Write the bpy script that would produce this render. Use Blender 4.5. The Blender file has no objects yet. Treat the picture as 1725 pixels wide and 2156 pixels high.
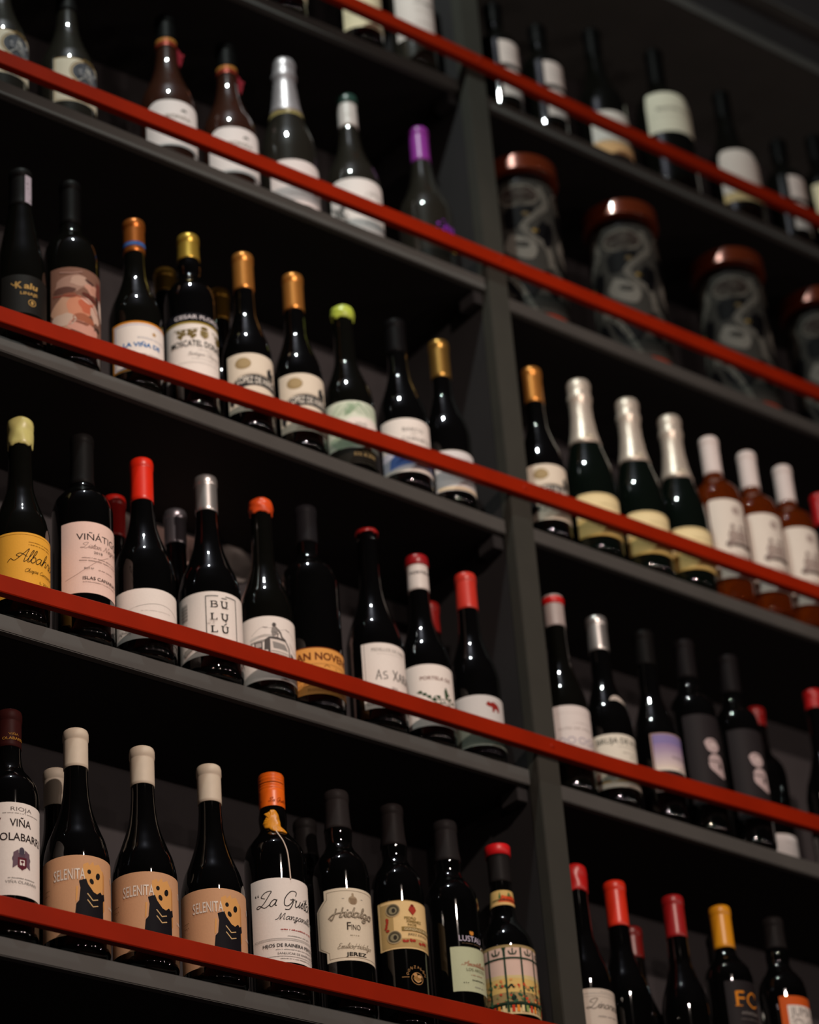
import bpy, bmesh, math, random
from mathutils import Vector, Matrix
from mathutils.geometry import tessellate_polygon

# ------------------------------------------------------------------ camera, world, lights, exposure
SC = bpy.context.scene
COL = SC.collection
ZF = 1.55                                   # eye height above the floor; shelf heights below are measured from the eye
CAM_LOC = Vector((-2.34566, -2.60101, ZF))
RI = Vector((0.79450887, -0.60338112, -0.06846076)); UP = Vector((-0.27218353, -0.45462497, 0.84807562)); FW = Vector((0.54283679, 0.65516971, 0.52543398))
cam = bpy.data.cameras.new('camera'); co = bpy.data.objects.new('camera', cam); COL.objects.link(co)
co.matrix_world = Matrix(((RI.x, UP.x, -FW.x, CAM_LOC.x), (RI.y, UP.y, -FW.y, CAM_LOC.y), (RI.z, UP.z, -FW.z, CAM_LOC.z), (0, 0, 0, 1)))
cam.sensor_fit = 'HORIZONTAL'; cam.sensor_width = 24.0; cam.lens = 83.5433
cam.dof.use_dof = True; cam.dof.focus_distance = 3.42; cam.dof.aperture_fstop = 2.6
cam.clip_start = 0.05
SC.camera = co
W_ = bpy.data.worlds.new('dim_room'); SC.world = W_; W_.use_nodes = True
W_.node_tree.nodes['Background'].inputs[0].default_value = (1.0, 0.86, 0.80, 1)
W_.node_tree.nodes['Background'].inputs[1].default_value = 0.002
SC.view_settings.view_transform = 'Standard'; SC.view_settings.look = 'None'
SC.view_settings.gamma = 1.0; SC.view_settings.use_curve_mapping = False
SC.view_settings.exposure = -0.10
SC.render.film_transparent = False

def lamp(name, loc, power, color, rad, typ='POINT', aim=None, ang=120):
    l = bpy.data.lights.new(name, typ); l.energy = power; l.color = color; l.shadow_soft_size = rad
    o = bpy.data.objects.new(name, l); COL.objects.link(o); o.location = loc
    if typ == 'SPOT':
        l.spot_size = math.radians(ang); l.spot_blend = 0.75
        o.rotation_euler = (Vector(aim) - Vector(loc)).to_track_quat('-Z', 'Y').to_euler()
    return o
# the cool ceiling downlight just in front of the shelves, and the warm pendants across the room
lamp('ceiling_downlight', (-0.92, -0.66, ZF + 4.0), 84, (0.90, 1.0, 0.94), 0.030)
lamp('warm_spotlight', (-1.0, -2.4, ZF + 2.65), 184, (1.0, 0.82, 0.71), 0.035, 'SPOT', (0.0, 0.0, ZF + 1.62), 60)
PEND = [(-2.6, -3.5, ZF + 1.35, 8), (-1.0, -3.8, ZF + 1.3, 12), (0.35, -3.4, ZF + 1.4, 12), (1.0, -2.9, ZF + 1.75, 6), (1.7, -3.8, ZF + 1.3, 8), (2.2, -2.2, ZF + 1.1, 5), (2.9, -2.6, ZF + 1.4, 6)]
for x, y, z, p in PEND:
    lamp('pendant_lamp', (x, y, z), p * 2.1, (1.0, 0.80, 0.70), 0.022)

# ------------------------------------------------------------------ materials
MATS = {}
def lin(c):
    if isinstance(c, str):
        c = [int(c[i:i+2], 16) / 255 for i in (0, 2, 4)]
    return tuple(((v / 12.92) if v <= 0.04045 else ((v + 0.055) / 1.055) ** 2.4) for v in c)
def mat(name, col, rough=0.6, metal=0.0, spec=0.5, coat=0.0, noise=0.06, nscale=60.0, bump=0.0, trans=0.0, ior=1.5, coatr=0.03):
    key = (name, str(col), rough, metal)
    if key in MATS: return MATS[key]
    m = bpy.data.materials.new(name); m.use_nodes = True; nt = m.node_tree; b = nt.nodes['Principled BSDF']
    c = lin(col)
    tc = nt.nodes.new('ShaderNodeTexCoord'); nz = nt.nodes.new('ShaderNodeTexNoise'); nz.inputs['Scale'].default_value = nscale
    nz.inputs['Detail'].default_value = 4
    nt.links.new(tc.outputs['Object'], nz.inputs['Vector'])
    mx = nt.nodes.new('ShaderNodeMix'); mx.data_type = 'RGBA'
    mx.inputs[6].default_value = tuple(v * (1 - noise * 1.5) for v in c) + (1,)
    mx.inputs[7].default_value = tuple(min(1, v * (1 + noise * 1.5)) for v in c) + (1,)
    nt.links.new(nz.outputs['Fac'], mx.inputs[0]); nt.links.new(mx.outputs[2], b.inputs['Base Color'])
    b.inputs['Roughness'].default_value = rough; b.inputs['Metallic'].default_value = metal
    b.inputs['Specular IOR Level'].default_value = spec; b.inputs['IOR'].default_value = ior
    b.inputs['Coat Weight'].default_value = coat; b.inputs['Coat Roughness'].default_value = coatr; b.inputs['Coat IOR'].default_value = 1.65
    b.inputs['Transmission Weight'].default_value = trans
    if bump:
        bp = nt.nodes.new('ShaderNodeBump'); bp.inputs['Strength'].default_value = bump; bp.inputs['Distance'].default_value = 0.002
        nt.links.new(nz.outputs['Fac'], bp.inputs['Height']); nt.links.new(bp.outputs['Normal'], b.inputs['Normal'])
    MATS[key] = m; return m
def ink(c): return mat('label_ink', c, 0.6, noise=0.04, spec=0.06)
def paper(c): return mat('label_paper', c, 0.62, noise=0.035, nscale=400, bump=0.05, spec=0.12)
GLASS = {
 'dark':  mat('dark_green_glass', (0.035, 0.036, 0.026), 0.45, spec=0.0, coat=1.0, noise=0.1),
 'black': mat('black_glass', (0.02, 0.02, 0.02), 0.45, spec=0.0, coat=1.0, noise=0.1),
 'smoke': mat('smoky_glass', (0.135, 0.125, 0.105), 0.40, spec=0.04, coat=1.0, noise=0.1),
 'green': mat('bottle_green_glass',  (0.03, 0.055, 0.04), 0.4, spec=0.0, coat=1.0, noise=0.1),
 'brown': mat('brown_tinted_glass', (0.20, 0.105, 0.07), 0.40, spec=0.04, coat=1.0, noise=0.15, nscale=14),
 'rose':  mat('rose_wine_glass', (0.62, 0.30, 0.20), 0.02, trans=0.93, ior=1.42, noise=0.02),
 'amber': mat('amber_wine_glass', (0.70, 0.30, 0.06), 0.02, trans=0.86, ior=1.42, noise=0.02),
}
GREY = mat('dark_grey_paint', '4e4d4b', 0.55, noise=0.10, nscale=18, bump=0.15, spec=0.35)
BACK = mat('back_board_paint', '3f3b3d', 0.6, noise=0.12, nscale=9, bump=0.15, spec=0.3)
POSTM = mat('post_paint', '363530', 0.55, noise=0.10, nscale=18, bump=0.15, spec=0.3)
GREYB = mat('divider_paint', '2a2829', 0.6, noise=0.12, nscale=9, bump=0.15, spec=0.3)
UNDER = mat('shade_toned_board', '211f1f', 0.7, noise=0.12, nscale=9, spec=0.2)  # board colour darkened to carry the shade under the shelves
REDW = mat('red_lacquered_wood', '8c1e05', 0.45, noise=0.14, nscale=14, bump=0.1, spec=0.10)

# ------------------------------------------------------------------ object helpers
def new_obj(name, bm, mats, parent=None, smooth=False):
    me = bpy.data.meshes.new(name); bm.to_mesh(me); bm.free()
    for m in (mats if isinstance(mats, (list, tuple)) else [mats]): me.materials.append(m)
    if smooth:
        me.polygons.foreach_set('use_smooth', [True] * len(me.polygons))
    o = bpy.data.objects.new(name, me); COL.objects.link(o)
    if parent: o.parent = parent
    return o
def empty(name, loc, label, cat, group=None):
    o = bpy.data.objects.new(name, None); COL.objects.link(o); o.location = loc; o.empty_display_size = 0.05
    o['label'] = label; o['category'] = cat
    if group: o['group'] = group
    return o
def box(bm, x0, x1, y0, y1, z0, z1, bev=0.0):
    r = bmesh.ops.create_cube(bm, size=1.0, matrix=Matrix.Translation(((x0+x1)/2, (y0+y1)/2, (z0+z1)/2)) @ Matrix.Diagonal((x1-x0, y1-y0, z1-z0, 1)))
    if bev:
        es = list({e for v in r['verts'] for e in v.link_edges})
        bmesh.ops.bevel(bm, geom=es, offset=bev, segments=2, affect='EDGES')
    return r
def revolve(bm, prof, seg=56, wob=None):
    rings = []
    for i, (z, r) in enumerate(prof):
        rings.append([bm.verts.new(((r if wob is None else r + wob(i, k)[0]) * math.sin(2*math.pi*k/seg), -(r if wob is None else r + wob(i, k)[0]) * math.cos(2*math.pi*k/seg), z + (0 if wob is None else wob(i, k)[1]))) for k in range(seg)])
    for a, b in zip(rings, rings[1:]):
        for k in range(seg):
            bm.faces.new((a[k], a[(k+1) % seg], b[(k+1) % seg], b[k]))
    for ring, fl in ((rings[0], True), (rings[-1], False)):
        c = bm.verts.new((0, 0, sum(v.co.z for v in ring) / seg))
        for k in range(seg):
            f = (c, ring[(k+1) % seg], ring[k]) if fl else (c, ring[k], ring[(k+1) % seg])
            bm.faces.new(f)
def interp(pts, n=6):
    out = []
    P = [pts[0]] + list(pts) + [pts[-1]]
    for i in range(1, len(P) - 2):
        p0, p1, p2, p3 = P[i-1], P[i], P[i+1], P[i+2]
        def m(a, b, c):                     # monotone slope
            d1 = (b[1]-a[1]) / max(1e-6, b[0]-a[0]); d2 = (c[1]-b[1]) / max(1e-6, c[0]-b[0])
            return 0 if d1*d2 <= 0 else 2*d1*d2/(d1+d2)
        h = p2[0]-p1[0]
        m1 = m(p0, p1, p2) if p0 != p1 else (p2[1]-p1[1])/max(1e-6, h); m2 = m(p1, p2, p3) if p3 != p2 else (p2[1]-p1[1])/max(1e-6, h)
        for k in range(n):
            t = k / n
            out.append((p1[0]+h*t, (2*t**3-3*t*t+1)*p1[1] + (t**3-2*t*t+t)*h*m1 + (-2*t**3+3*t*t)*p2[1] + (t**3-t*t)*h*m2))
    out.append(pts[-1]); return out

# ------------------------------------------------------------------ flat label art (mm), later wrapped on the glass
def catmull(pts, n=5):
    if len(pts) < 3: return list(pts)
    P = [pts[0]] + list(pts) + [pts[-1]]; out = []
    for i in range(1, len(P)-2):
        a, b, c, d = P[i-1], P[i], P[i+1], P[i+2]
        for k in range(n):
            t = k/n
            out.append(tuple(0.5*((2*b[j]) + (-a[j]+c[j])*t + (2*a[j]-5*b[j]+4*c[j]-d[j])*t*t + (-a[j]+3*b[j]-3*c[j]+d[j])*t**3) for j in (0, 1)))
    out.append(pts[-1]); return out
GL = {  # handwritten letters: strokes on an x-height of 1, with their advance
 'a': ([[(.75,.85),(.4,1),(.05,.6),(.1,.1),(.4,0),(.7,.5),(.78,.95),(.75,.2),(1.0,.1)]], 1.0),
 'b': ([[(0,.2),(.5,1.6),(.45,2.1),(.25,1.6),(.2,.3),(.5,0),(.8,.4),(.6,.95),(.3,.8)]], .9),
 'c': ([[(.75,.8),(.4,1),(.05,.5),(.3,0),(.8,.2)]], .85),
 'd': ([[(.7,.8),(.4,1),(.05,.5),(.3,0),(.65,.4),(.95,2.0),(.8,.3),(1.0,.1)]], 1.0),
 'e': ([[(.05,.4),(.7,.7),(.45,1),(.1,.6),(.2,.05),(.8,.2)]], .85),
 'g': ([[(.75,.85),(.4,1),(.05,.6),(.3,.1),(.7,.5),(.75,.9),(.6,-.6),(.2,-.9),(.1,-.5),(1,.2)]], 1.0),
 'h': ([[(0,.2),(.5,1.6),(.45,2.1),(.25,1.6),(.1,0),(.3,.7),(.6,1),(.75,.7),(.7,.1),(1,.15)]], 1.0),
 'i': ([[(0,.3),(.3,1),(.25,.1),(.55,.2)], [(.45,1.4),(.5,1.5)]], .5),
 'l': ([[(0,.2),(.5,1.6),(.45,2.1),(.25,1.5),(.25,.1),(.6,.2)]], .5),
 'm': ([[(0,.8),(.15,1),(.15,0),(.4,.9),(.6,.9),(.6,0),(.85,.9),(1.05,.9),(1.05,.1),(1.35,.2)]], 1.3),
 'n': ([[(0,.8),(.15,1),(.15,0),(.45,.95),(.7,.8),(.68,.1),(1,.2)]], .95),
 'o': ([[(.5,1),(.1,.7),(.15,.1),(.55,0),(.8,.5),(.55,1),(.9,.9)]], .85),
 'r': ([[(0,.3),(.25,1.1),(.3,.85),(.65,.9),(.55,.1),(.85,.15)]], .8),
 's': ([[(0,.2),(.4,1.1),(.55,.4),(.2,0),(.75,.2)]], .7),
 't': ([[(0,.3),(.45,1.8),(.3,.1),(.7,.2)], [(.1,1.15),(.75,1.2)]], .6),
 'u': ([[(0,.8),(.15,1),(.15,.2),(.4,0),(.7,.4),(.8,1),(.78,.1),(1.05,.2)]], 1.0),
 'z': ([[(.1,.8),(.6,1),(.2,.1),(.6,-.1),(.3,-.8),(.1,-.5),(.9,.3)]], .85),
 'A': ([[(-1.2,.1),(-.9,.6),(-.2,.3),(.7,1.5),(1.15,2.2),(1.05,1.0),(1.1,.1),(1.3,.2)], [(.3,.8),(-.3,1.1),(.2,1.4),(1.3,.9)]], 1.4),
 'L': ([[(.3,1.3),(-.3,1.6),(.1,2.2),(.9,2.3),(.8,1.7),(.4,.6),(-.2,0),(-.6,.2),(-.2,.4),(.7,-.1),(1.3,.3)]], 1.3),
 'G': ([[(1.4,1.7),(1.3,2.3),(.5,2.3),(0,1.3),(.2,.2),(.8,.1),(1.2,.9),(1.1,1.2),(1.3,.6),(1.1,-.4),(.5,-.5)], [(.8,1.0),(1.5,1.1)]], 1.6),
 'M': ([[(-.5,0),(0,.3),(.3,1.9),(.4,.2),(.5,.2),(1.1,1.9),(1.15,.2),(1.4,.1)]], 1.6),
 'H': ([[(-.9,.1),(-.4,.7),(.4,.9),(1.5,1.0)], [(.1,1.9),(0,.9),(-.3,-.3),(-.6,-.1)], [(1.1,2.0),(1.0,.9),(.85,.1),(1.2,.1)]], 1.4),
 'N': ([[(-.2,0),(.2,.4),(.4,1.9),(1,0),(1.3,1.9),(1.7,2.0)]], 1.5),
 'E': ([[(1.1,1.9),(.6,2.1),(.3,1.6),(.7,1.2),(.1,.7),(.3,0),(1.1,.3)]], 1.2),
 'R': ([[(.1,0),(.4,1.9),(.1,1.6),(.9,2.1),(1,1.4),(.4,1.0),(1.2,0)]], 1.2),
 'C': ([[(1.2,1.8),(.8,2.1),(.1,1.4),(.1,.3),(.6,0),(1.2,.4)]], 1.2),
 'B': ([[(.1,0),(.4,1.9)], [(.0,1.7),(.9,2.1),(1.0,1.4),(.4,1.1),(1.1,.8),(.8,0),(.1,.1)]], 1.2),
 'S': ([[(1.1,1.8),(.6,2.1),(.3,1.5),(.9,.8),(.6,0),(.0,.3)]], 1.0),
 'p': ([[(0,.8),(.2,1),(.1,-.9)], [(.15,.6),(.5,1),(.8,.5),(.5,0),(.2,.2),(1,.1)]], 1.0),
 'v': ([[(0,.9),(.35,0),(.75,.9),(.95,.95)]], .9),
 ' ': ([], .8), '.': ([[(.2,0),(.25,.08)]], .5),
}
class Art:
    def __init__(s): s.items = []           # (color, [polygons]) as triangles lists
    def poly(s, pts, c): s.items.append((c, [list(pts)])); return s
    def rect(s, x0, y0, x1, y1, c): return s.poly([(x0, y0), (x1, y0), (x1, y1), (x0, y1)], c)
    def ell(s, cx, cy, rx, ry, c, n=28, rot=0.0):
        a = math.radians(rot)
        return s.poly([(cx + rx*math.cos(t)*math.cos(a) - ry*math.sin(t)*math.sin(a), cy + rx*math.cos(t)*math.sin(a) + ry*math.sin(t)*math.cos(a)) for t in [2*math.pi*k/n for k in range(n)]], c)
    def line(s, pts, w, c, smooth=False, close=False):
        if smooth: pts = catmull(pts)
        if close: pts = list(pts) + [pts[0]]
        quads = []
        for a, b in zip(pts, pts[1:]):
            dx, dy = b[0]-a[0], b[1]-a[1]; L = math.hypot(dx, dy)
            if L < 1e-5: continue
            nx, ny = -dy/L*w/2, dx/L*w/2; ex, ey = dx/L*w*0.25, dy/L*w*0.25
            quads.append([(a[0]-ex+nx, a[1]-ey+ny), (a[0]-ex-nx, a[1]-ey-ny), (b[0]+ex-nx, b[1]+ey-ny), (b[0]+ex+nx, b[1]+ey+ny)])
        s.items.append((c, quads)); return s
    def ring(s, cx, cy, rx, ry, w, c, n=40):
        return s.line([(cx + rx*math.cos(2*math.pi*k/n), cy + ry*math.sin(2*math.pi*k/n)) for k in range(n)], w, c, close=True)
    def text(s, t, cx, base, h, c, w=None, bold=0.0, shear=0.0, curve=0.0):
        s.items.append((c, ('T', t, cx, base, h, w, bold, shear, curve))); return s
    def script(s, t, cx, base, xh, c, w=None, pen=0.6, slant=0.35):
        adv = sum(GL[ch][1] for ch in t); k = xh if w is None else w / adv
        x = cx - adv*k/2
        for ch in t:
            st, ad = GL[ch]
            for q in st:
                s.line([(x + p[0]*k + p[1]*xh*slant, base + p[1]*xh) for p in catmull(q, 4)], pen, c)
            x += ad*k
        return s
    def tiny(s, cx, y, w, c, h=1.0, seed=0):    # a row of print too small to read
        r = random.Random(hash((round(cx, 1), round(y, 1), w)) if False else int(abs(cx*7+y*13+w*3)*10)+seed); x = cx - w/2; quads = []
        while x < cx + w/2:
            L = r.uniform(0.6, 1.5)*h; hh = h*r.uniform(0.55, 1.0)
            quads.append([(x, y), (x+L*.75, y), (x+L*.75, y+hh), (x, y+hh)]); x += L
            if r.random() < .16: x += h*0.9
        s.items.append((c, quads)); return s
TXT = {}
def text_geo(t, bold):
    k = (t, bold)
    if k in TXT: return TXT[k]
    cu = bpy.data.curves.new('t', 'FONT'); cu.body = t; cu.size = 1.0; cu.offset = bold; cu.resolution_u = 3; cu.fill_mode = 'BOTH' if False else 'FRONT'
    o = bpy.data.objects.new('t', cu); COL.objects.link(o)
    dg = bpy.context.evaluated_depsgraph_get(); dg.update()
    me = bpy.data.meshes.new_from_object(o.evaluated_get(dg))
    vs = [(v.co.x, v.co.y) for v in me.vertices]; fs = [tuple(p.vertices) for p in me.polygons]
    bpy.data.objects.remove(o); bpy.data.curves.remove(cu); bpy.data.meshes.remove(me)
    if not vs: vs = [(0, 0)]
    TXT[k] = (vs, fs); return TXT[k]
CAPH = None
def add_text(bm, spec, mi, lay):
    global CAPH
    _, t, cx, base, h, w, bold, shear, curve = spec
    if CAPH is None:
        v, _f = text_geo('H', 0.0); CAPH = max(p[1] for p in v)
    vs, fs = text_geo(t, bold)
    x0 = min(p[0] for p in vs); x1 = max(p[0] for p in vs); sy = h/CAPH; sx = sy if w is None else w/max(1e-6, x1-x0); xm = (x0+x1)/2
    bv = []
    for p in vs:
        x = (p[0]-xm)*sx; y = p[1]*sy
        bv.append(bm.verts.new((cx + x + y*shear, base + y + curve*x*x/1000.0, lay)))
    for f in fs:
        try: bm.faces.new([bv[i] for i in f]).material_index = mi
        except ValueError: pass
def wrap(name, art, parent, rfun, ztop, phi0=0.0, base_mat=None, shape=None, off=0.00035, rad=None, step=3.5):
    """art in mm (u right, v up, v=0 at ztop) wrapped round the bottle axis"""
    bm = bmesh.new(); mats = []; idx = {}
    def mi(m):
        if m.name not in idx: idx[m.name] = len(mats); mats.append(m)
        return idx[m.name]
    lay = 0
    def addpoly(pts, k, lay):
        tri = tessellate_polygon([[Vector((p[0], p[1], 0)) for p in pts]])
        vs = [bm.verts.new((p[0], p[1], lay)) for p in pts]
        for t in tri:
            try: bm.faces.new([vs[i] for i in t]).material_index = k
            except ValueError: pass
    if shape: addpoly(shape, mi(base_mat), 0)
    for c, polys in (art.items if art else []):
        lay += 1; m = ink(c) if not hasattr(c, 'node_tree') else c; k = mi(m)
        if isinstance(polys, tuple): add_text(bm, polys, k, lay)
        else:
            for p in polys: addpoly(p, k, lay)
    us = [v.co.x for v in bm.verts]; vv = [v.co.y for v in bm.verts]
    u = math.ceil(min(us)/step)*step
    while u < max(us):
        bmesh.ops.bisect_plane(bm, geom=bm.verts[:]+bm.edges[:]+bm.faces[:], dist=1e-4, plane_co=(u, 0, 0), plane_no=(1, 0, 0)); u += step
    rt, rb = rfun(ztop + max(vv)/1000), rfun(ztop + min(vv)/1000)
    if abs(rt-rb) > 0.0005:
        v = math.ceil(min(vv)/4)*4
        while v < max(vv):
            bmesh.ops.bisect_plane(bm, geom=bm.verts[:]+bm.edges[:]+bm.faces[:], dist=1e-4, plane_co=(0, v, 0), plane_no=(0, 1, 0)); v += 4
    R0 = rad or max(rt, rb)
    p0 = math.radians(phi0)
    for v in bm.verts:
        z = ztop + v.co.y/1000; ph = p0 + v.co.x/1000/R0; r = rfun(z) + off + 0.00006*min(v.co.z, 14)
        v.co = Vector((r*math.sin(ph), -r*math.cos(ph), z))
    bmesh.ops.recalc_face_normals(bm, faces=bm.faces[:])
    for f in bm.faces:                      # face outwards
        c = f.calc_center_median()
        if f.normal.x*c.x + f.normal.y*c.y < 0: f.normal_flip()
        f.smooth = True
    return new_obj(name, bm, mats, parent)
def rrect(u0, u1, h, r=1.0, top=None, n=6):
    """label outline: width u0..u1, hanging h below its top edge; r = lower corner radius, top = upper corner radius"""
    t = r if top is None else top; pts = []
    for cx, cy, rr, a0 in ((u1-r, -h+r, r, -90), (u1-t, -t, t, 0), (u0+t, -t, t, 90), (u0+r, -h+r, r, 180)):
        for k in range(n+1):
            a = math.radians(a0 + 90*k/n); pts.append((cx+rr*math.cos(a), cy+rr*math.sin(a)))
    return pts

# ------------------------------------------------------------------ bottles
def body_profile(kind, H, R, rn):
    s = H/0.31
    if kind == 'burgundy': P = [(.128, R), (.152, R*.90), (.17, R*.735), (.189, R*.57), (.206, R*.46), (.225, max(rn*1.05, R*.395)), (.252, rn)]
    elif kind == 'bordeaux': P = [(.188, R), (.204, R*.93), (.217, R*.74), (.228, R*.52), (.240, rn*1.08), (.255, rn)]
    elif kind == 'champagne': P = [(.118, R), (.145, R*.94), (.172, R*.78), (.198, R*.60), (.225, R*.47), (.25, R*.41), (.27, rn)]
    elif kind == 'sherry': P = [(.186, R), (.204, R*.93), (.216, R*.76), (.226, R*.56), (.236, rn*1.12), (.25, rn*1.18), (.268, rn*1.05)]
    elif kind == 'alsace': P = [(.108, R), (.145, R*.93), (.185, R*.74), (.225, R*.54), (.26, rn)]
    elif kind == 'dome': P = [(.165, R), (.19, R*.93), (.207, R*.75), (.216, R*.52), (.226, rn*1.2), (.25, rn)]
    elif kind == 'liqueur': P = [(.152, R), (.168, R*.93), (.182, R*.76), (.193, R*.58), (.201, rn*1.22), (.210, rn*1.12), (.232, rn*1.08), (.25, rn)]
    elif kind == 'squat': P = [(.19, R), (.207, R*.92), (.219, R*.70), (.228, rn*1.25), (.238, rn*1.05), (.25, rn)]
    P = [(z*s, r) for z, r in P]
    P = [(0.0120, R)] + P + [(H-.016, rn), (H-.0145, rn*1.05), (H-.004, rn*1.03), (H-.001, rn*.96)]
    Q = interp(P)
    return [(0.0012, R*.55), (0.0, R*.76), (0.0006, R*.84), (0.0022, R*.915), (0.0048, R*.965), (0.0080, R*.992)] + Q
def rfun_of(prof):
    def f(z):
        if z <= prof[5][0]: return prof[5][1]
        for a, b in zip(prof[5:], prof[6:]):
            if a[0] <= z <= b[0]: return a[1] + (b[1]-a[1])*(z-a[0])/max(1e-7, b[0]-a[0])
        return prof[-1][1]
    return f
def capsule(parent, kind, colr, zb, H, rf, rn, col2=None):
    rnd = random.Random(int(H*1e5)+int(zb*1e4))
    bm = bmesh.new(); metal = 0.0; rough = 0.36; sp = .5
    if kind in ('copper', 'goldscrew'): metal = .7; rough = .34
    if kind in ('silver', 'gold', 'foil'): metal = 0.85; rough = 0.32
    if kind == 'foil': rough = .42; metal = .55
    if kind == 'pale': rough = .6
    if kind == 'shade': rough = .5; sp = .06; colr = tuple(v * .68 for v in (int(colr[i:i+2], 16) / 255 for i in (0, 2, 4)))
    m = mat('capsule_' + kind, colr, rough, metal, spec=sp, noise=0.05, nscale=90, bump=0.1 if kind in('foil','wax') else 0.03)
    if kind == 'wax':
        P = [(zb, rf(zb)+.0006), (zb+.0012, rf(zb)+.0016)] + [(z, rf(z)+.0017) for z in [zb+.004+(H-.006-zb-.004)*k/8 for k in range(9)]] + [(H-.002, rn*1.08), (H+.0012, rn*.86), (H+.0022, rn*.4)]
        def wob(i, k): return (0.0004*math.sin(k*.45+i*.8), (-0.003*abs(math.sin(k*.35+1.3))-.001*math.sin(k*.9) if i < 2 else 0))
        revolve(bm, P, 56, wob)
    elif kind == 'screw':
        P = [(zb, rn+.0004), (zb+.0006, rn+.0011)]; z = zb + .002
        while z < H-.022: P += [(z, rn+.0013)]; z += .004
        z = H-.022
        while z < H-.004: P += [(z, rn+.0007), (z+.0008, rn+.0015), (z+.0024, rn+.0015), (z+.0032, rn+.0007)]; z += .0042
        P += [(H-.002, rn+.0012), (H, rn+.0004), (H+.0006, rn*.8)]
        revolve(bm, P)
    elif kind == 'foil':                    # sparkling: crumpled foil over a mushroom cork
        zs = [zb + (H-.052-zb)*k/9 for k in range(10)]
        P = [(z, rf(z)+.0009) for z in zs] + [(H-.048, rn+.0012), (H-.040, rn+.0016), (H-.036, rn+.0034), (H-.030, rn+.0036), (H-.026, rn+.0018), (H-.018, rn+.0026), (H-.008, rn+.0034), (H-.002, rn+.0014), (H+.001, rn*.7), (H+.0016, rn*.3)]
        def wob(i, k): return (0.0005*math.sin(k*1.7+i*2.1)+rnd.uniform(-.0003, .0003), (0.0022*math.sin(k*.4) if i == 0 else 0))
        revolve(bm, P, 48, wob)
    else:
        z0 = zb; P = [(z0, rf(z0)+.0003), (z0+.0004, rf(z0)+.0008)]
        for k in range(1, 9):
            z = z0 + (H-.017-z0)*k/8; P.append((z, rf(z)+.0008))
        P += [(H-.0155, rn*1.0+.0008), (H-.0146, rn*1.045+.0010), (H-.006, rn*1.04+.0010), (H-.0025, rn*1.00+.0006), (H-.0004, rn*.88), (H+.0003, rn*.7)]
        revolve(bm, P)
    return new_obj('capsule' if kind != 'screw' else 'screw_cap', bm, m, parent, True)
def bottle(name, x, y, z, H, R, kind, glass, cap, label, group=None, labels=(), rn=0.0143, cat='bottle', turn=0.0, extra=None):
    """labels: (part name, art, paper colour, z of top edge, outline, phi0)"""
    t = empty(name, (x, y, z + ZF), label, cat, group)
    t.rotation_euler.z = math.radians(turn)
    prof = body_profile(kind, H, R, rn); rf = rfun_of(prof)
    bm = bmesh.new(); revolve(bm, prof); new_obj('glass_body', bm, GLASS[glass], t, True)
    if cap:
        ck, cc, zb = cap[:3]; cp = capsule(t, ck, cc, zb, H, rf, rn)
        if len(cap) > 3:
            for (nm, a, pc, zt, outline) in cap[3]:
                wrap(nm, a, t, lambda q: rf(q) + .0012, zt, 0, paper(pc) if pc else None, outline, off=.0002, rad=rn)
    for (nm, a, pc, zt, outline, ph) in labels:
        wrap(nm, a, t, rf, zt, ph, paper(pc) if pc else None, outline)
    if extra: extra(t, rf)
    return t
# ------------------------------------------------------------------ the shelving unit
# shelf heights (top of board) at x = 0 and their slight slope; front edge depth
SH = {('L', 0): (2.9693, .0303, .018), ('L', 1): (2.5682, -.0026, .004), ('L', 2): (2.1405, -.0168, .014), ('L', 3): (1.7397, -.0055, .016), ('L', 4): (1.3213, 0, .012),
      ('R', 0): (2.9573, -.0035, .014), ('R', 1): (2.5578, -.0033, .014), ('R', 2): (2.1445, -.0016, .014), ('R', 3): (1.7295, -.015, .014), ('R', 4): (1.3213, 0, .014),
      ('L', 5): (.90, 0, .014), ('R', 5): (.90, 0, .014)}
PW = 0.0395; DEP = 0.255; TH = 0.0235; XL, XR = -1.30, 1.62
unit = empty('shelving_unit', (0, 0, 0), 'tall dark grey shelving unit fixed to the wall with thin red rails across its shelves', 'shelves')
ZTOP = 3.363 + ZF
for x0 in (XL - PW, 0.0, XR):
    bm = bmesh.new(); box(bm, x0, x0+PW, 0.0, 0.022, 0.0, ZTOP + .0, 0.0012); new_obj('post', bm, POSTM, unit)
    bm = bmesh.new(); box(bm, x0+.001, x0+PW-.012, 0.0225, DEP, 0.0, ZTOP + .0); new_obj('divider_panel', bm, GREYB, unit)
for (sd, k), (z0, sl, y0) in SH.items():
    a, b = (XL+.002, -.002) if sd == 'L' else (PW+.002, XR-.002)
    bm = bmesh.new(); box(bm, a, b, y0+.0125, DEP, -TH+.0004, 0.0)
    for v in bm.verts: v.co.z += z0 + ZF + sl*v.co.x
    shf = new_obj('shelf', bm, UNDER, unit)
    bm = bmesh.new(); box(bm, a, b, y0, y0+.012, -TH, 0.0, 0.0012)
    for v in bm.verts: v.co.z += z0 + ZF + sl*v.co.x
    new_obj('edge_strip', bm, GREY, shf)['label'] = 'grey painted front edge'
    for q, (c0, c1) in enumerate(((a-.001, a+.017), (b-.017, b+.001))):
        bm = bmesh.new(); zc = z0 + ZF + sl*(c0+c1)/2 - TH
        box(bm, c0, c1, y0+.010, y0+.045, zc-.022, zc-.0005, 0.001); new_obj('cleat', bm, GREYB, unit)
bm = bmesh.new(); box(bm, XL-PW, XR+PW, -.004, DEP, ZTOP+.0005, ZTOP+.022, .001); new_obj('top_board', bm, GREY, unit)
bm = bmesh.new(); box(bm, XL-PW, XR+PW, .0, .02, ZTOP+.0225, ZTOP+.098, .001); new_obj('cornice_board', bm, GREYB, unit)
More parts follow.
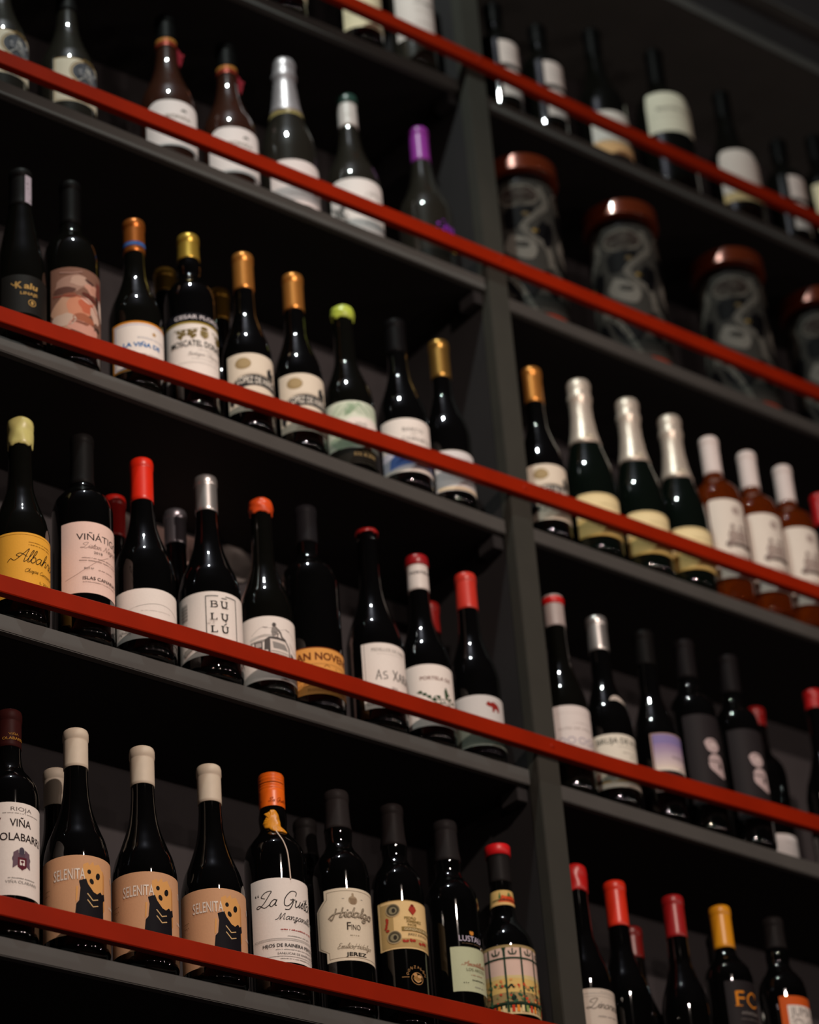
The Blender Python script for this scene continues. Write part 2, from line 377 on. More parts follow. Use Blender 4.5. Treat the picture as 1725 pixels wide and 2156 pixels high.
bm = bmesh.new(); box(bm, XL-PW, XR+PW, -.022, .02, ZTOP+.0985, ZTOP+.112, .004); new_obj('cornice_moulding', bm, GREY, unit)
bm = bmesh.new(); box(bm, XL-PW, XR+PW, DEP+.0005, DEP+.012, 0, ZTOP + .11)
bp = new_obj('back_panel', bm, BACK, unit)
RAILS = [[(-1.33, 3.012), (-.0656, 3.0108), (.2912, 3.0048), (.7098, 3.0062), (1.65, 3.009)],
         [(-1.33, 2.606), (-.8554, 2.609), (-.4979, 2.612), (-.1027, 2.6130), (.2371, 2.6132), (.6336, 2.6115), (1.65, 2.610)],
         [(-1.33, 2.170), (-.8519, 2.1795), (-.5149, 2.1878), (-.0894, 2.1995), (.1802, 2.2035), (.5557, 2.2051), (1.65, 2.207)],
         [(-1.33, 1.778), (-.8487, 1.7808), (-.5309, 1.7855), (-.049, 1.7822), (.1215, 1.7808), (.4752, 1.785), (1.65, 1.787)],
         [(-1.33, 1.362), (-.8454, 1.3594), (-.5481, 1.3572), (-.042, 1.3568), (1.65, 1.357)],
         [(-1.33, .94), (1.65, .94)]]
for pts in RAILS:
    bm = bmesh.new(); rings = []
    fine = interp(pts, 8)
    for x, z in fine:
        z += ZF; h = .0247; c = .0012
        rings.append([bm.verts.new((x, yy, zz)) for yy, zz in ((-.012+c, z), (-.012, z-c), (-.012, z-h+c), (-.012+c, z-h), (-.0004, z-h), (-.0004, z))])
    for a, b in zip(rings, rings[1:]):
        for k in range(6): bm.faces.new((a[k], a[(k+1) % 6], b[(k+1) % 6], b[k]))
    bm.faces.new(rings[0]); bm.faces.new(rings[-1][::-1]); bmesh.ops.recalc_face_normals(bm, faces=bm.faces[:])
    rail = new_obj('guard_rail', bm, REDW, unit); rail['label'] = 'red lacquered guard rail'
    zr = next(z0 + (z1-z0)*(.020-x0)/(x1-x0) for (x0, z0), (x1, z1) in zip(pts, pts[1:]) if x0 <= .02 <= x1)
    bm = bmesh.new(); bmesh.ops.create_uvsphere(bm, u_segments=16, v_segments=8, radius=.0038, matrix=Matrix.Translation((.020, -.0117, zr + ZF - .0124)) @ Matrix.Diagonal((1, .45, 1, 1)))
    new_obj('screw_head', bm, REDW, rail, True)
# the room behind and above
def struct(name, x0, x1, y0, y1, z0, z1, m):
    bm = bmesh.new(); box(bm, x0, x1, y0, y1, z0, z1); o = new_obj(name, bm, m); o['kind'] = 'structure'; return o
WALL = mat('dark_plaster', '2a2628', 0.85, noise=.08, nscale=6)
struct('wall_back', -4.2, 4.6, DEP+.013, DEP+.13, 0, 5.80, WALL)
struct('floor', -4.2, 4.6, -5.5, DEP+.13, -.08, -.0005, mat('dark_floorboards', '2b221c', .5, noise=.15, nscale=5))
struct('ceiling', -4.2, 4.6, -5.5, DEP+.13, 5.80, 5.88, mat('dark_ceiling_paint', '2b2730', .8, noise=.08, nscale=5))
# ------------------------------------------------------------------ label designs
WH = 'e8dfd8'; CR = 'e2d2b0'; K = '1c1a1a'; GY = '8a8480'; BR = '6a4030'
def L_olabarri():
    a = Art()
    a.text('RIOJA', -3, -11, 5.0, '5a5350', w=27)
    a.tiny(-2, -14.5, 48, GY, 1.3)
    a.text('VIÑA', -4, -31, 9.5, '241a1a', w=27, bold=.012); a.text('OLABARRI', -1, -49, 9.5, '241a1a', w=56, bold=.012)
    c = '5e2430'
    a.ell(-3, -72, 11.5, 8, '5b4a56'); a.ell(-3, -62, 3.4, 5, '4a4450'); a.poly([(-13, -64), (-7, -60), (-6, -78), (-14, -84)], '6a5460'); a.poly([(7, -64), (1, -60), (0, -78), (8, -84)], '6a5460')
    a.poly([(-8, -70), (3, -70), (3, -82), (-2.5, -86), (-8, -82)], c); a.rect(-5.5, -80, .5, -73, WH); a.ell(-2.5, -75.5, 2, 1.6, c); a.rect(-2.9, -80, -2.1, -76, c)
    a.tiny(-2, -97, 34, GY, 1.2); a.text('VIÑA OLABARRI', -2, -103, 3.4, GY, w=40)
    a.poly([(-36, -22), (-27, -20), (-36, -40)], c)
    return a, WH, rrect(-58, 58, 118, 1)
def L_selenita():
    a = Art()
    f = lambda P: [(u*.82+3, v) for u, v in P]
    hd = 'd8a060'
    a.poly(f([(-21, -12), (-14, -9), (-12, -13), (-6, -7), (-4, -12), (4, -9), (9, -16), (12, -17), (12, -34), (8, -50), (2, -55), (-6, -50), (-12, -42), (-18, -38), (-21, -26)]), hd)
    a.poly(f([(11, -16), (14, -22), (14, -66), (11, -70)]), 'c08850')
    a.ell(-7, -21, 2.3, 2.9, K); a.ell(4.5, -25, 2.9, 4.4, K, rot=-15); a.ell(-4, -33, 2.5, 3.6, K, rot=20)
    a.poly(f([(-27, -33), (-17, -30), (-14, -37), (-6, -46), (0, -48), (6, -44), (9, -47), (13, -45), (14, -53), (11, -55), (11, -80), (9, -86), (-14, -83), (-33, -78), (-31, -62), (-27, -58), (-25, -42)]), '17151a')
    a.poly(f([(-31, -40), (-28, -40), (-30, -58), (-32, -60)]), hd)
    for d in (0, 8): a.line(f([(-15, -49-d), (-7, -57-d), (1, -55-d)]), 1.3, 'c8a878')
    a.text('SELENITA', -31, -31, 13.5, 'ded2c6', w=38, bold=.008)
    for u in (26, 30): a.text('2018', u, -60, 3, 'e2d8cc', w=7)
    a.rect(28, -18, 30, -26, 'e2d8cc'); a.tiny(-62, -40, 8, '8f6848', 1.4); a.tiny(-62, -46, 8, '8f6848', 1.4)
    return a, 'c89a76', rrect(-78, 74, 101, 1)
def L_guita():
    a = Art()
    a.text('“', -50, -30, 11, K, w=6); a.script('La Guita', -10, -38, 8.8, K, w=72, pen=1.15); a.script('Manzanilla', 2, -56, 4.4, '3a3434', w=52, pen=.7)
    a.tiny(4, -70, 50, 'b04a44', 1.7); a.tiny(4, -78, 34, GY, 1.2)
    a.line([(-56, -81), (56, -81)], .45, GY); a.line([(-56, -83), (56, -83)], .45, GY)
    a.text('HIJOS DE RAINERA PEREZ MARIN', 2, -92, 4.2, '38302f', w=92, bold=.01); a.tiny(2, -96, 60, GY, 1.1)
    a.text('SANLUCAR DE BARRAMEDA', 2, -102, 2.7, '4a4040', w=56); a.line([(-56, -104.5), (56, -104.5)], .5, GY); a.tiny(2, -108, 50, GY, 1.1)
    return a, WH, rrect(-60, 62, 112, 1)
def L_hidalgo():
    a = Art(); o = -7
    def out(e): return [(o-41+e, -e), (o+41-e, -e), (o+41-e, -14), (o+56-e, -24), (o+56-e, -76), (o+41-e, -86), (o+41-e, -98+e), (o-41+e, -98+e), (o-41+e, -84-e*.3), (o-56+e, -75), (o-56+e, -24-e*.4), (o-41+e, -13)]
    a.line(out(4), .6, '6e5a40', close=True)
    a.ell(-10, -17, 6, 6, 'a8947a'); a.ell(-10, -9.5, 1.6, 2.6, 'a8947a'); a.poly([(-15, -14), (-5, -14), (-7, -22), (-13, -22)], '8d7860'); a.rect(-24, -15, -21, -14.3, GY); a.rect(1, -15, 4, -14.3, GY)
    a.script('Hidalgo', -9, -40, 6.4, '5a4a3c', w=52, pen=1.9, slant=.2)
    a.script('Hidalgo', -9, -40, 6.4, 'c8bba4', w=52, pen=.6, slant=.2)
    a.text('F', -17, -57, 10, '3a3028', w=5); a.text('INO', -8, -57, 7, '5a4a3c', w=12); a.tiny(-10, -65, 12, 'a09078', 1.2)
    a.script('Emilio Hidalgo', -10, -82, 3.4, '80705c', w=46, pen=.5)
    a.text('JEREZ', -9, -92, 4.6, '2e2824', w=27, bold=.02)
    return a, 'ddd0ba', out(0)
def L_tio():
    a = Art(); o = '5a4a38'; r = 'a8382a'
    a.line(rrect(-48, 40, 63, 1.5)[:] , .9, 'a07f4c', close=True)
    a.rect(-48, -64, -30, -4, 'b79a66'); a.rect(-48, -64, 40, -52, 'b79a66')
    for cy in (-13, -50):
        a.ell(-30, cy, 9.5, 9, '7e7258'); a.ell(-30, cy, 7.5, 7, '4c4638'); a.ell(-30, cy-.5, 5.2, 5, '8d8468'); a.ell(-29, cy-.6, 2.4, 3.2, '35302a')
    a.ring(-30, -13, 9, 8.6, .8, 'c8b088'); a.ring(-30, -50, 9, 8.6, .8, 'c8b088')
    for y in (-25, -28, -32, -36, -40): a.ell(-40+(y%3), y, 2.6, 1.8, r, n=7, rot=y*9)
    for u in (-18, -14, -9, -5, 4, 9, 13): a.ell(u, -58+(u % 4), 1.9, 2.6, r, n=7, rot=u*17)
    a.poly([(-8, -8), (-1, -8), (1, -13), (-4.5, -20), (-10, -13)], r); a.ell(-4.5, -7, 2.4, 2, '7c2c22')
    a.text('PEDRO', -8, -26, 3.4, '86703c', w=16, bold=.02); a.text('XIMENEZ', -3, -30.5, 3.4, '86703c', w=22, bold=.02); a.text('NOE', -6, -35, 3.2, '86703c', w=12, bold=.02)
    a.poly([(-20, -42), (26, -42), (26, -36.5), (-20, -36.5)], '8c7440'); a.text('GONZALEZ BYASS', 3, -41, 3.2, CR, w=40)
    a.text('JEREZ ESPAÑA', 3, -48, 2.8, '6c5a40', w=32)
    return a, 'e4c48c', rrect(-52, 46, 66, 1)
def A_tioglass():
    a = Art(); g = 'b88a58'
    for k, ch in enumerate('GONZALEZ'):
        t = math.radians(168 - k*22); a.text(ch, -4+13*math.cos(t), -16+12*math.sin(t), 3.6, g, w=2.8)
    a.ring(-4, -18, 8, 8, .7, g); a.ell(-4, -18, 5.5, 4.6, '96703f'); a.ell(-7, -13, 2.6, 2.4, g); a.ell(-1, -15, 3, 2, 'c8a070'); a.line([(-8, -20), (-4, -23), (1, -20)], 1.2, 'c8a070', smooth=True); a.rect(-24, -17, -15, -16.4, g)
    return a
def L_lustau():
    a = Art()
    a.script('Amontillado', 3, -26, 3.2, 'a07058', w=34, pen=.8); a.text('LOS ARCOS', 3, -33, 4, '6c6a50', w=30); a.tiny(3, -39, 18, 'a07058', 1.4); a.tiny(5, -46, 20, '4c4a3c', 1.7); a.tiny(-14, -50, 6, '4c4a3c', 1.5); a.tiny(6, -55, 16, GY, 1.4)
    return a, 'b9bf9f', rrect(-31, 33, 61, .8)
def A_lustau():
    a = Art()
    a.text('LUSTAU', -1, -15.5, 7.6, 'cfc4d8', w=35); a.poly([(-3, -1), (3, -1), (3, -5), (0, -7), (-3, -5)], 'd08a3a'); a.tiny(0, -19, 30, '6a5440', 1.1)
    return a
def L_malaga():
    a = Art(); G = '203a2c'
    a.rect(-76, -80, 60, 0, 'a08a5e'); a.rect(-75, -47, 59, -4, 'd9bcae'); a.rect(-75, -66, 59, -46, 'd8b870'); a.poly([(-75, -46), (-75, -38), (-50, -41), (-20, -43), (10, -41), (59, -45), (59, -48)], 'd4c08a')
    rn = random.Random(5)
    for k in range(120):
        u = rn.uniform(-74, 56); v = rn.uniform(-80, -56) if rn.random() < .8 else rn.uniform(-58, -48); c = rn.choice(['2f5c42', '3f6a48', '2f5c42', '4a7a56', 'd07048', 'c84c30', 'e0a060', '7c8a58'])
        a.ell(u, v, rn.uniform(1, 2.6), rn.uniform(1, 2.8), c, n=7, rot=rn.uniform(0, 90))
    a.rect(-75, -87, 59, -79, '2c3c2c')
    for k in range(22): a.rect(-75+k*6.2, -93, -71.5+k*6.2, -84, ['c83c20', 'e08a30', 'e0cc98', '8a9a58'][k % 4])
    for u in (-74, -52, -30, -8, 13, 34, 56): a.rect(u-1.2, -93, u+1.2, -4, G)
    for u in (-41, -19, 3, 24, 45):
        a.rect(u-.8, -14, u+.8, -5, G); a.line([(u-5, -9), (u-3, -13), (u+3, -13), (u+5, -9)], 1.7, G, smooth=True)
    a.poly([(-33, -4), (-27, -4), (-28.5, -8), (-28.5, -16), (-31.5, -16), (-31.5, -8)], G)
    a.rect(-75, -20, 59, -17.6, G); a.rect(-75, -84, 59, -81.4, '182820')
    a.line([(-28, -60), (-24, -56), (-21, -60)], 2.4, '182820', smooth=True); a.ell(-22, -74, 3.4, 4, '182820')
    return a, 'd8c090', rrect(-76, 60, 96, .8)
def A_malneck():
    a = Art(); a.rect(-46, -18, 46, 0, 'cfae6c'); a.poly([(-14, -17), (-8, -7), (-2, -9), (4, -6), (12, -10), (17, -18)], 'd05028'); a.ell(5, -12, 7, 4, 'c84020')
    a.poly([(-13, -12), (-11, -1.5), (-9, -12)], '3c6a3c'); a.poly([(-1, -9), (2, -2), (5, -9)], '3c6a3c'); a.line([(-22, -14.5), (-6, -14), (20, -16)], 1.5, '2a2c20', smooth=True); a.poly([(-8, -15), (-6, -12), (-3, -15)], '2a2c20'); a.rect(-46, -21.5, 46, -18, 'e0b878')
    return a
def L_albahra():
    a = Art(); c = '7c5414'
    a.line([(-60, -3.2), (-20, -3.2), (20, -3.2), (60, -3.2)], .5, c); a.tiny(8, -14, 34, c, 1.3); a.tiny(8, -18, 34, c, 1.3)
    a.script('Albahra', 4, -43, 9.0, '1c1812', w=58, pen=.85); a.script('Chozas Carrascal', 8, -57, 2.4, '5c4010', w=44, pen=.45); a.text('L. 2018', 14, -70, 3.4, '5c4010', w=16)
    return a, 'e6a83c', rrect(-58, 60, 93, 1)
def L_vinatigo():
    a = Art()
    a.text('VIÑÁTIGO', 4, -27, 9.2, '2a2020', w=68, bold=.005); a.script('Listán Negro'.replace('á', 'a'), 4, -39, 3.6, '8a7068', w=52, pen=.55)
    a.text('2018', -2, -46.5, 3.2, '5a4844', w=12); a.tiny(4, -54, 54, 'a0867c', 1.4); a.tiny(4, -58, 60, 'a0867c', 1.4)
    a.line([(-44, -84), (-30, -78), (-14, -66), (-2, -56), (14, -46)], .5, 'b89a90', smooth=True)
    a.text('BOT Nº', -14, -70, 2.6, '4a3834', w=12); a.tiny(10, -70, 24, 'a0867c', 1.3)
    a.text('ISLAS CANARIAS', 4, -85, 4.4, '54403c', w=52, bold=.008); a.tiny(4, -89, 52, 'a0867c', 1.0)
    return a, 'e8c8bc', rrect(-51, 56, 104, 1)
def L_redcap():
    a = Art(); g = 'a8a29c'
    a.line([(-34, -26), (-16, -23), (0, -22), (16, -25), (30, -33), (44, -46)], .8, g, smooth=True); a.line([(-60, -36), (-44, -29), (-34, -26)], .5, 'c4bcb4', smooth=True)
    a.tiny(-8, -33, 40, 'c6beb8', 1.2)
    rn = random.Random(2)
    for k in range(26): a.line([(-62+k*2.6, -56-rn.uniform(0, 5)), (-58+k*2.6+rn.uniform(0, 4), -60-rn.uniform(0, 4))], .6, rn.choice([g, '8c8680', 'bab2ac']))
    return a, WH, rrect(-66, 66, 72.5, 1)
def L_bululu():
    a = Art(); k = '22201f'
    def slabB(x, y):
        a.rect(x+1.0, y, x+2.9, y+10, k)
        a.rect(x+1.2, y, x+2.6, y+10, k); a.rect(x, y, x+6, y+1, k); a.rect(x, y+9, x+6, y+10, k); a.rect(x+2, y+4.7, x+6, y+5.6, k)
        a.line([(x+5.5, y+9.5), (x+8, y+8.6), (x+8, y+6.2), (x+5.5, y+5.2)], 1.3, k, smooth=True); a.line([(x+5.5, y+5.2), (x+8.8, y+4.2), (x+8.8, y+1.5), (x+5.5, y+.5)], 1.4, k, smooth=True)
    def slabL(x, y):
        a.rect(x+1.0, y, x+2.9, y+10, k)
        a.rect(x+1.2, y, x+2.6, y+10, k); a.rect(x, y+9, x+4.6, y+10, k); a.rect(x, y, x+8.6, y+1, k); a.rect(x+7.6, y, x+8.6, y+3, k)
    def slabU(x, y):
        a.rect(x-.4, y+9, x+3.6, y+10, k); a.rect(x+6, y+9, x+10, y+10, k); a.line([(x+1.6, y+9.5), (x+1.6, y+3), (x+3, y+.7), (x+5, y+.3), (x+7, y+.9), (x+8.2, y+3), (x+8.2, y+9.5)], 1.7, k, smooth=False)
    for r, y in enumerate((-24, -42.5, -61)):
        (slabB if r == 0 else slabL)(-24.5, y); slabU(-10.8, y)
    a.rect(-9.5, -10.6, -2.5, -9.6, k); a.rect(-9.5, -24.6, -.5, -23.9, k); a.line([(-7, -49.6), (-4, -46.8)], 1.2, k); a.ell(-4.7, -43.9, 1, .9, k)
    w = .9
    a.line([(-14, -7), (-30, -7), (-30, -72), (-22, -72)], w, k); a.line([(-4, -7), (12, -7), (12, -72), (-14, -72)], w, k)
    for i in range(16): a.rect(-68, -12-i*1.6-(.9 if i % 3 else .5), -56, -12-i*1.6, '5a5654')
    for i in range(7): a.rect(-68+i*1.5, -62, -67.2+i*1.5, -42, '9a9490')
    a.script('LE SR', -24, -48, 3, 'cfc6c0', w=8, pen=.4); a.poly([(-62, -88), (-46, -80), (-50, -76), (-64, -80)], 'a09a94'); a.tiny(-40, -80, 26, 'b0aaa4', 1.2); a.tiny(-36, -85, 20, 'b0aaa4', 1.2)
    return a, WH, rrect(-78, 76, 94, 1)
def L_orange():
    a = Art(); g = '4c4644'; lg = '9a9490'
    a.line([(-44, -27), (-34, -19), (-27, -16), (-20, -18), (-12, -17), (-4, -20), (4, -17), (12, -20), (20, -26)], .45, lg, smooth=True)
    a.line([(-28, -16), (-24, -17.5), (-22, -16.5)], .7, g); a.line([(4, -17), (8, -19), (10, -18)], .7, g)
    a.poly([(-46, -31), (-26, -27), (-14, -28), (-14, -31), (-30, -31), (-46, -35)], 'b8b0aa'); a.poly([(-46, -37), (-22, -34), (-22, -38), (-42, -39), (-45, -43)], lg)
    a.rect(-40, -49, -29, -38, g); a.rect(-38.5, -46, -30.5, -39.5, 'b0a6a2')
    a.poly([(-26, -35), (-20, -31), (-9, -31), (3, -34), (9, -44), (10, -60), (-22, -60), (-22, -50), (-27, -50)], '55504e')
    a.poly([(-19, -34), (2, -36.5), (7, -45), (8, -59), (-19, -59)], 'd8cec6'); a.poly([(-16, -38), (1, -41), (6, -50), (-15, -48)], '8e8a86'); a.line([(-18, -52), (8, -55)], .7, g); a.line([(-18, -55), (8, -58)], .5, g); a.ell(-15, -59, 2.8, 2.8, '2c2a28'); a.ell(-8, -61, 2.4, 2.4, '6a6462')
    a.ell(-13, -13, 2.6, 3, '55504e'); a.poly([(-16, -17), (-11, -16), (-8, -21), (-9, -27), (-15, -31), (-17, -24)], '8c8682'); a.line([(-11, -17), (-5, -24), (-3, -30), (2, -34)], 2, '6e6864', smooth=True); a.line([(-14, -24), (-8, -26), (-9, -31)], 1.1, g)
    a.line([(9, -36), (16, -46), (22, -48)], .6, lg); a.poly([(11, -50), (18, -56), (18, -63), (11, -60)], g)
    a.text('LA SILLERÍA', -10, -73, 7.2, 'a82c1c', w=56, bold=.015); a.text('GRAN MORACÍN', -2, -80, 2.8, '3a3634', w=32)
    return a, WH, rrect(-64, 56, 94.5, 1)
def L_noveno():
    a = Art(); c = '6a3418'
    a.rect(-70, -1.4, 60, 0, '7a3c18'); a.text('SAN NOVENO', -9, -19, 10.5, c, w=94, bold=.03)
    a.line([(-50, -27), (-10, -25), (30, -27)], .5, '8c5a30', smooth=True); a.line([(-12, -29), (-8, -26), (-4, -29)], .8, c); a.rect(6, -38, 6.6, -28, '8c5a30')
    a.tiny(-8, -47, 70, '8a5428', 1.6); a.line([(-60, -50), (0, -49), (55, -51)], .5, '8a5428', smooth=True); a.tiny(-10, -55, 70, '8a5428', 1.8); a.line([(-60, -57), (55, -58)], .5, '8a5428'); a.text('ECONOMÍA SOSTENIBLE', -6, -65, 3.4, '8a5428', w=58)
    return a, 'dd9c50', rrect(-70, 60, 70, 1)
def L_xara():
    a = Art()
    a.line(rrect(-41, 33, 93, .6), .6, '6a6460', close=True)
    for i in range(0): pass
    a.text('PEDELLOS DE XARA', -4, -13, 4.8, 'a39c96', w=54, bold=.02); a.line([(-24, -17), (16, -17)], .4, 'b0a8a2')
    k = '26241f'
    a.line([(-27, -56), (-23, -42), (-20, -56)], 1.1, k); a.line([(-25.6, -51), (-21, -51)], .9, k); a.line([(-12, -44), (-16, -45), (-16, -49), (-12, -50), (-12, -54), (-17, -55)], 1.0, k, smooth=True)
    a.line([(-3, -41), (4, -56)], 1.3, k); a.line([(4, -41), (-3, -56)], 1.3, k)
    a.line([(6, -56), (9, -43), (12, -56)], 1.1, k); a.line([(7.2, -51), (11, -51)], .9, k)
    a.line([(14.5, -56), (14.5, -43), (18.5, -44), (18.5, -48), (15, -49.5), (19.5, -56)], 1.1, k)
    a.line([(21.5, -56), (24.5, -43), (27.5, -56)], 1.1, k); a.line([(22.5, -51), (26.6, -51)], .9, k); a.line([(33, -44), (30, -46), (33, -52), (29.5, -55)], 1.0, k, smooth=True)
    a.text('2016', -2, -70, 3.4, '6a645e', w=9); a.tiny(-4, -86, 40, GY, 1.2)
    return a, WH, rrect(-45, 37, 99, 1)
def L_portela():
    a = Art(); g = '3c5038'
    a.text('PORTELA DE', -10, -24, 5.2, '6e3c2e', w=46, bold=.02)
    for p in ((-34, -42), (-28, -46), (-22, -50), (-15, -54), (-9, -50), (6, -44), (10, -50), (16, -54)): a.ell(p[0], p[1], 3, 2.4, g, n=9)
    a.line([(-38, -42), (-28, -46), (-18, -55), (-10, -60), (0, -58), (12, -62)], 1.2, '1f4a30', smooth=True); a.line([(2, -36), (3, -48), (10, -58)], 1.6, g, smooth=True); a.poly([(0, -40), (3, -33), (6, -40), (5, -52), (1, -52)], g); a.ring(-12, -52, 4, 3, 1, '1f4a30'); a.ring(-4, -56, 3.4, 3, 1, '1f4a30')
    a.tiny(-8, -74, 40, GY, 1.3)
    return a, WH, rrect(-60, 52, 94, 1)
def L_redlast():
    a = Art(); c = '8c2a24'
    a.rect(-62, -77.4, 52, -38, '72796e'); a.rect(-62, -77.4, 52, -75.4, 'aab0a4')  # shade painted into the label: lower half toned grey-green
    a.poly([(-11, -12), (-8, -9), (-5, -11), (0, -9), (7, -12), (10, -17), (9, -24), (6, -24), (5, -20), (1, -20), (0, -25), (-3, -25), (-3, -18), (-8, -17), (-12, -15)], c)
    return a, 'c9c6c4', rrect(-62, 52, 77.4, 1)
def L_kata():
    a = Art(); g = 'b08c50'
    a.text('K', -20, -22, 10, g, w=9, bold=.03); a.line([(-30, -14), (-26, -18), (-24, -14)], 1.2, g, smooth=True); a.text('alu', -4, -22, 9, g, w=19, bold=.03, shear=.1); a.text('LINAJE', -6, -32, 4.4, g, w=24, bold=.02); a.ring(-2, -44, 5, 5, 1.1, g); a.ell(-2, -44, 2, 3.2, g)
    return a, '181614', rrect(-45, 40, 61, 1)
def L_painted():
    a = Art(); a.rect(-50, -120, 54, 0, '7a584a')
    rn = random.Random(11)
    def blob(cx, cy, rx, ry, c, rot=0):
        n = 14; r = math.radians(rot); pts = []
        for k in range(n):
            t = 2*math.pi*k/n; q = rn.uniform(.78, 1.12); x = rx*q*math.cos(t); y = ry*q*math.sin(t); pts.append((cx+x*math.cos(r)-y*math.sin(r), cy+x*math.sin(r)+y*math.cos(r)))
        a.poly(catmull(pts+[pts[0]], 3)[:-1], c)
    blob(-22, -28, 24, 15, '9c7a6c', 20); blob(-10, -22, 14, 9, 'b49484'); blob(-30, -38, 16, 6, '5a3c34'); blob(10, -30, 12, 9, 'bf8e7c'); blob(6, -20, 8, 3, '4c3430', -15); blob(12, -31, 6, 5, 'b88674'); blob(24, -28, 8, 18, '6e3a32'); blob(-24, -74, 24, 26, 'b89078'); blob(-12, -66, 18, 18, 'c48468'); blob(4, -62, 16, 12, 'b86248', -25); blob(2, -52, 10, 4, 'd0a898', -20); blob(14, -70, 8, 15, 'c4a494', 15); blob(-30, -86, 16, 10, 'bca494'); blob(-4, -84, 16, 9, '9a5c44'); blob(28, -56, 5, 18, 'c8b0a4', 8); blob(20, -50, 3, 14, '3a2824', 10); blob(-4, -98, 26, 10, 'c49080', -10); blob(18, -92, 7, 5, '403028'); blob(-22, -46, 10, 4, '86503e'); blob(6, -44, 14, 4, '5e3028', -18)
    a.line([(-46, -46), (-30, -48), (-8, -48), (8, -56), (18, -68)], 1.2, '8e3026', smooth=True); a.line([(-36, -8), (-20, -10), (-6, -6)], 1.6, 'a07c70', smooth=True)
    return a, '7a584a', rrect(-50, 54, 115, 1)
def L_vina():
    a = Art(); o = 'c98228'
    a.line([(-56, -1.6), (52, -1.6), (52, -79), (-56, -79)], 3.4, o, close=True); a.line([(-51.5, -6), (47, -6), (47, -75), (-51.5, -75)], .8, '8f88b8', close=True)
    s = [(5+4.2*math.cos(math.pi/2+k*math.pi/5)*(1 if k % 2 == 0 else .45), -18+4.2*math.sin(math.pi/2+k*math.pi/5)*(1 if k % 2 == 0 else .45)) for k in range(10)]
    a.poly(s, 'b08438'); a.text('BODEGAS ALTANZA', 4, -28.5, 2.6, '9aa0b0', w=46); a.text('LA VIÑA DE', -12, -42, 6.6, '1a6aa8', w=54, bold=.03); a.tiny(-4, -54, 40, GY, 1.4); a.tiny(-4, -60, 50, GY, 1.4)
    return a, WH, rrect(-58, 54, 81, 1)
def L_cesar():
    a = Art(); g = '6c5a26'; k = '201d1a'
    a.rect(-66, 1.5, 58, 14.5, '15141a'); a.text('CESAR FLORIDO', -4, 5, 6.0, 'd0c8cc', w=82, bold=.02)
    a.rect(-66, -3.2, 58, 0, 'a08a40')
    for cx, s in ((-36, 1), (-20, -1), (22, 1), (34, -1)):
        for dx, dy in ((0, 0), (4, 2), (-4, 2), (2, -4), (-3, -5), (5, -3), (0, -8)): a.ell(cx+dx*s, -18+dy, 2.6, 2.3, g, n=9)
    a.line([(-46, -12), (-30, -14), (-12, -12)], 1.0, g, smooth=True); a.line([(10, -12), (26, -14), (40, -12)], 1.0, g, smooth=True)
    a.poly([(-9, -14), (3, -14), (3, -22), (-3, -27), (-9, -22)], '8c7a4c'); a.ell(-3, -10, 5.4, 2.6, g); a.rect(-7, -22, 1, -16, 'c8b890'); a.line([(-6, -19), (0, -19)], .9, g)
    a.text('MOSCATEL DORADO', -8, -41, 9.4, k, w=86, bold=.01); a.tiny(0, -47, 26, 'b0a8a4', 1.2); a.script('Bodegas Chipiona', -2, -56, 2.8, '9a928e', w=50, pen=.45); a.tiny(-2, -62, 40, 'b0a8a4', 1.2); a.line([(-40, -68), (36, -68)], .4, GY)
    return a, WH, rrect(-66, 58, 91, 1)
def L_lopez(du=0):
    a = Art(); k = '2b2c2e'
    a.ell(-28+du, -17, 11.5, 9.5, '9a8460'); a.ell(-26+du, -16, 8.5, 7, 'a8926c')
    a.poly([(8+du, -22), (12+du, -22), (12+du, -18), (17+du, -18), (17+du, -24), (22+du, -24), (22+du, -40), (8+du, -40)], k)
    rib = catmull([(-52+du, -58), (-36+du, -42), (-18+du, -36), (4+du, -36), (26+du, -40)], 6); lo = catmull([(26+du, -58), (4+du, -54), (-18+du, -54), (-36+du, -60), (-50+du, -74)], 6)
    a.poly(rib + lo, k); a.text('LOPEZ DE HARO', -8+du, -50, 10.5, 'e4dcd0', w=58, bold=.01)
    a.line([(-52+du, -56), (-36+du, -40), (-18+du, -34), (4+du, -34), (26+du, -38)], .8, 'a89a88', smooth=True)
    a.poly([(-50+du, -62), (-40+du, -58), (-38+du, -74), (-34+du, -70), (-34+du, -80), (-42+du, -76), (-44+du, -86), (-50+du, -80)], k)
    a.poly([(-30+du, -92), (-10+du, -74), (8+du, -70), (30+du, -78), (30+du, -94)], 'c9bba8'); a.line([(-30+du, -80), (-14+du, -70), (14+du, -66)], .8, '9c8c7c', smooth=True); a.tiny(0+du, -78, 24, 'a89a88', 1.2)
    return a, 'ddd0be', rrect(-53, 55, 96, 1)
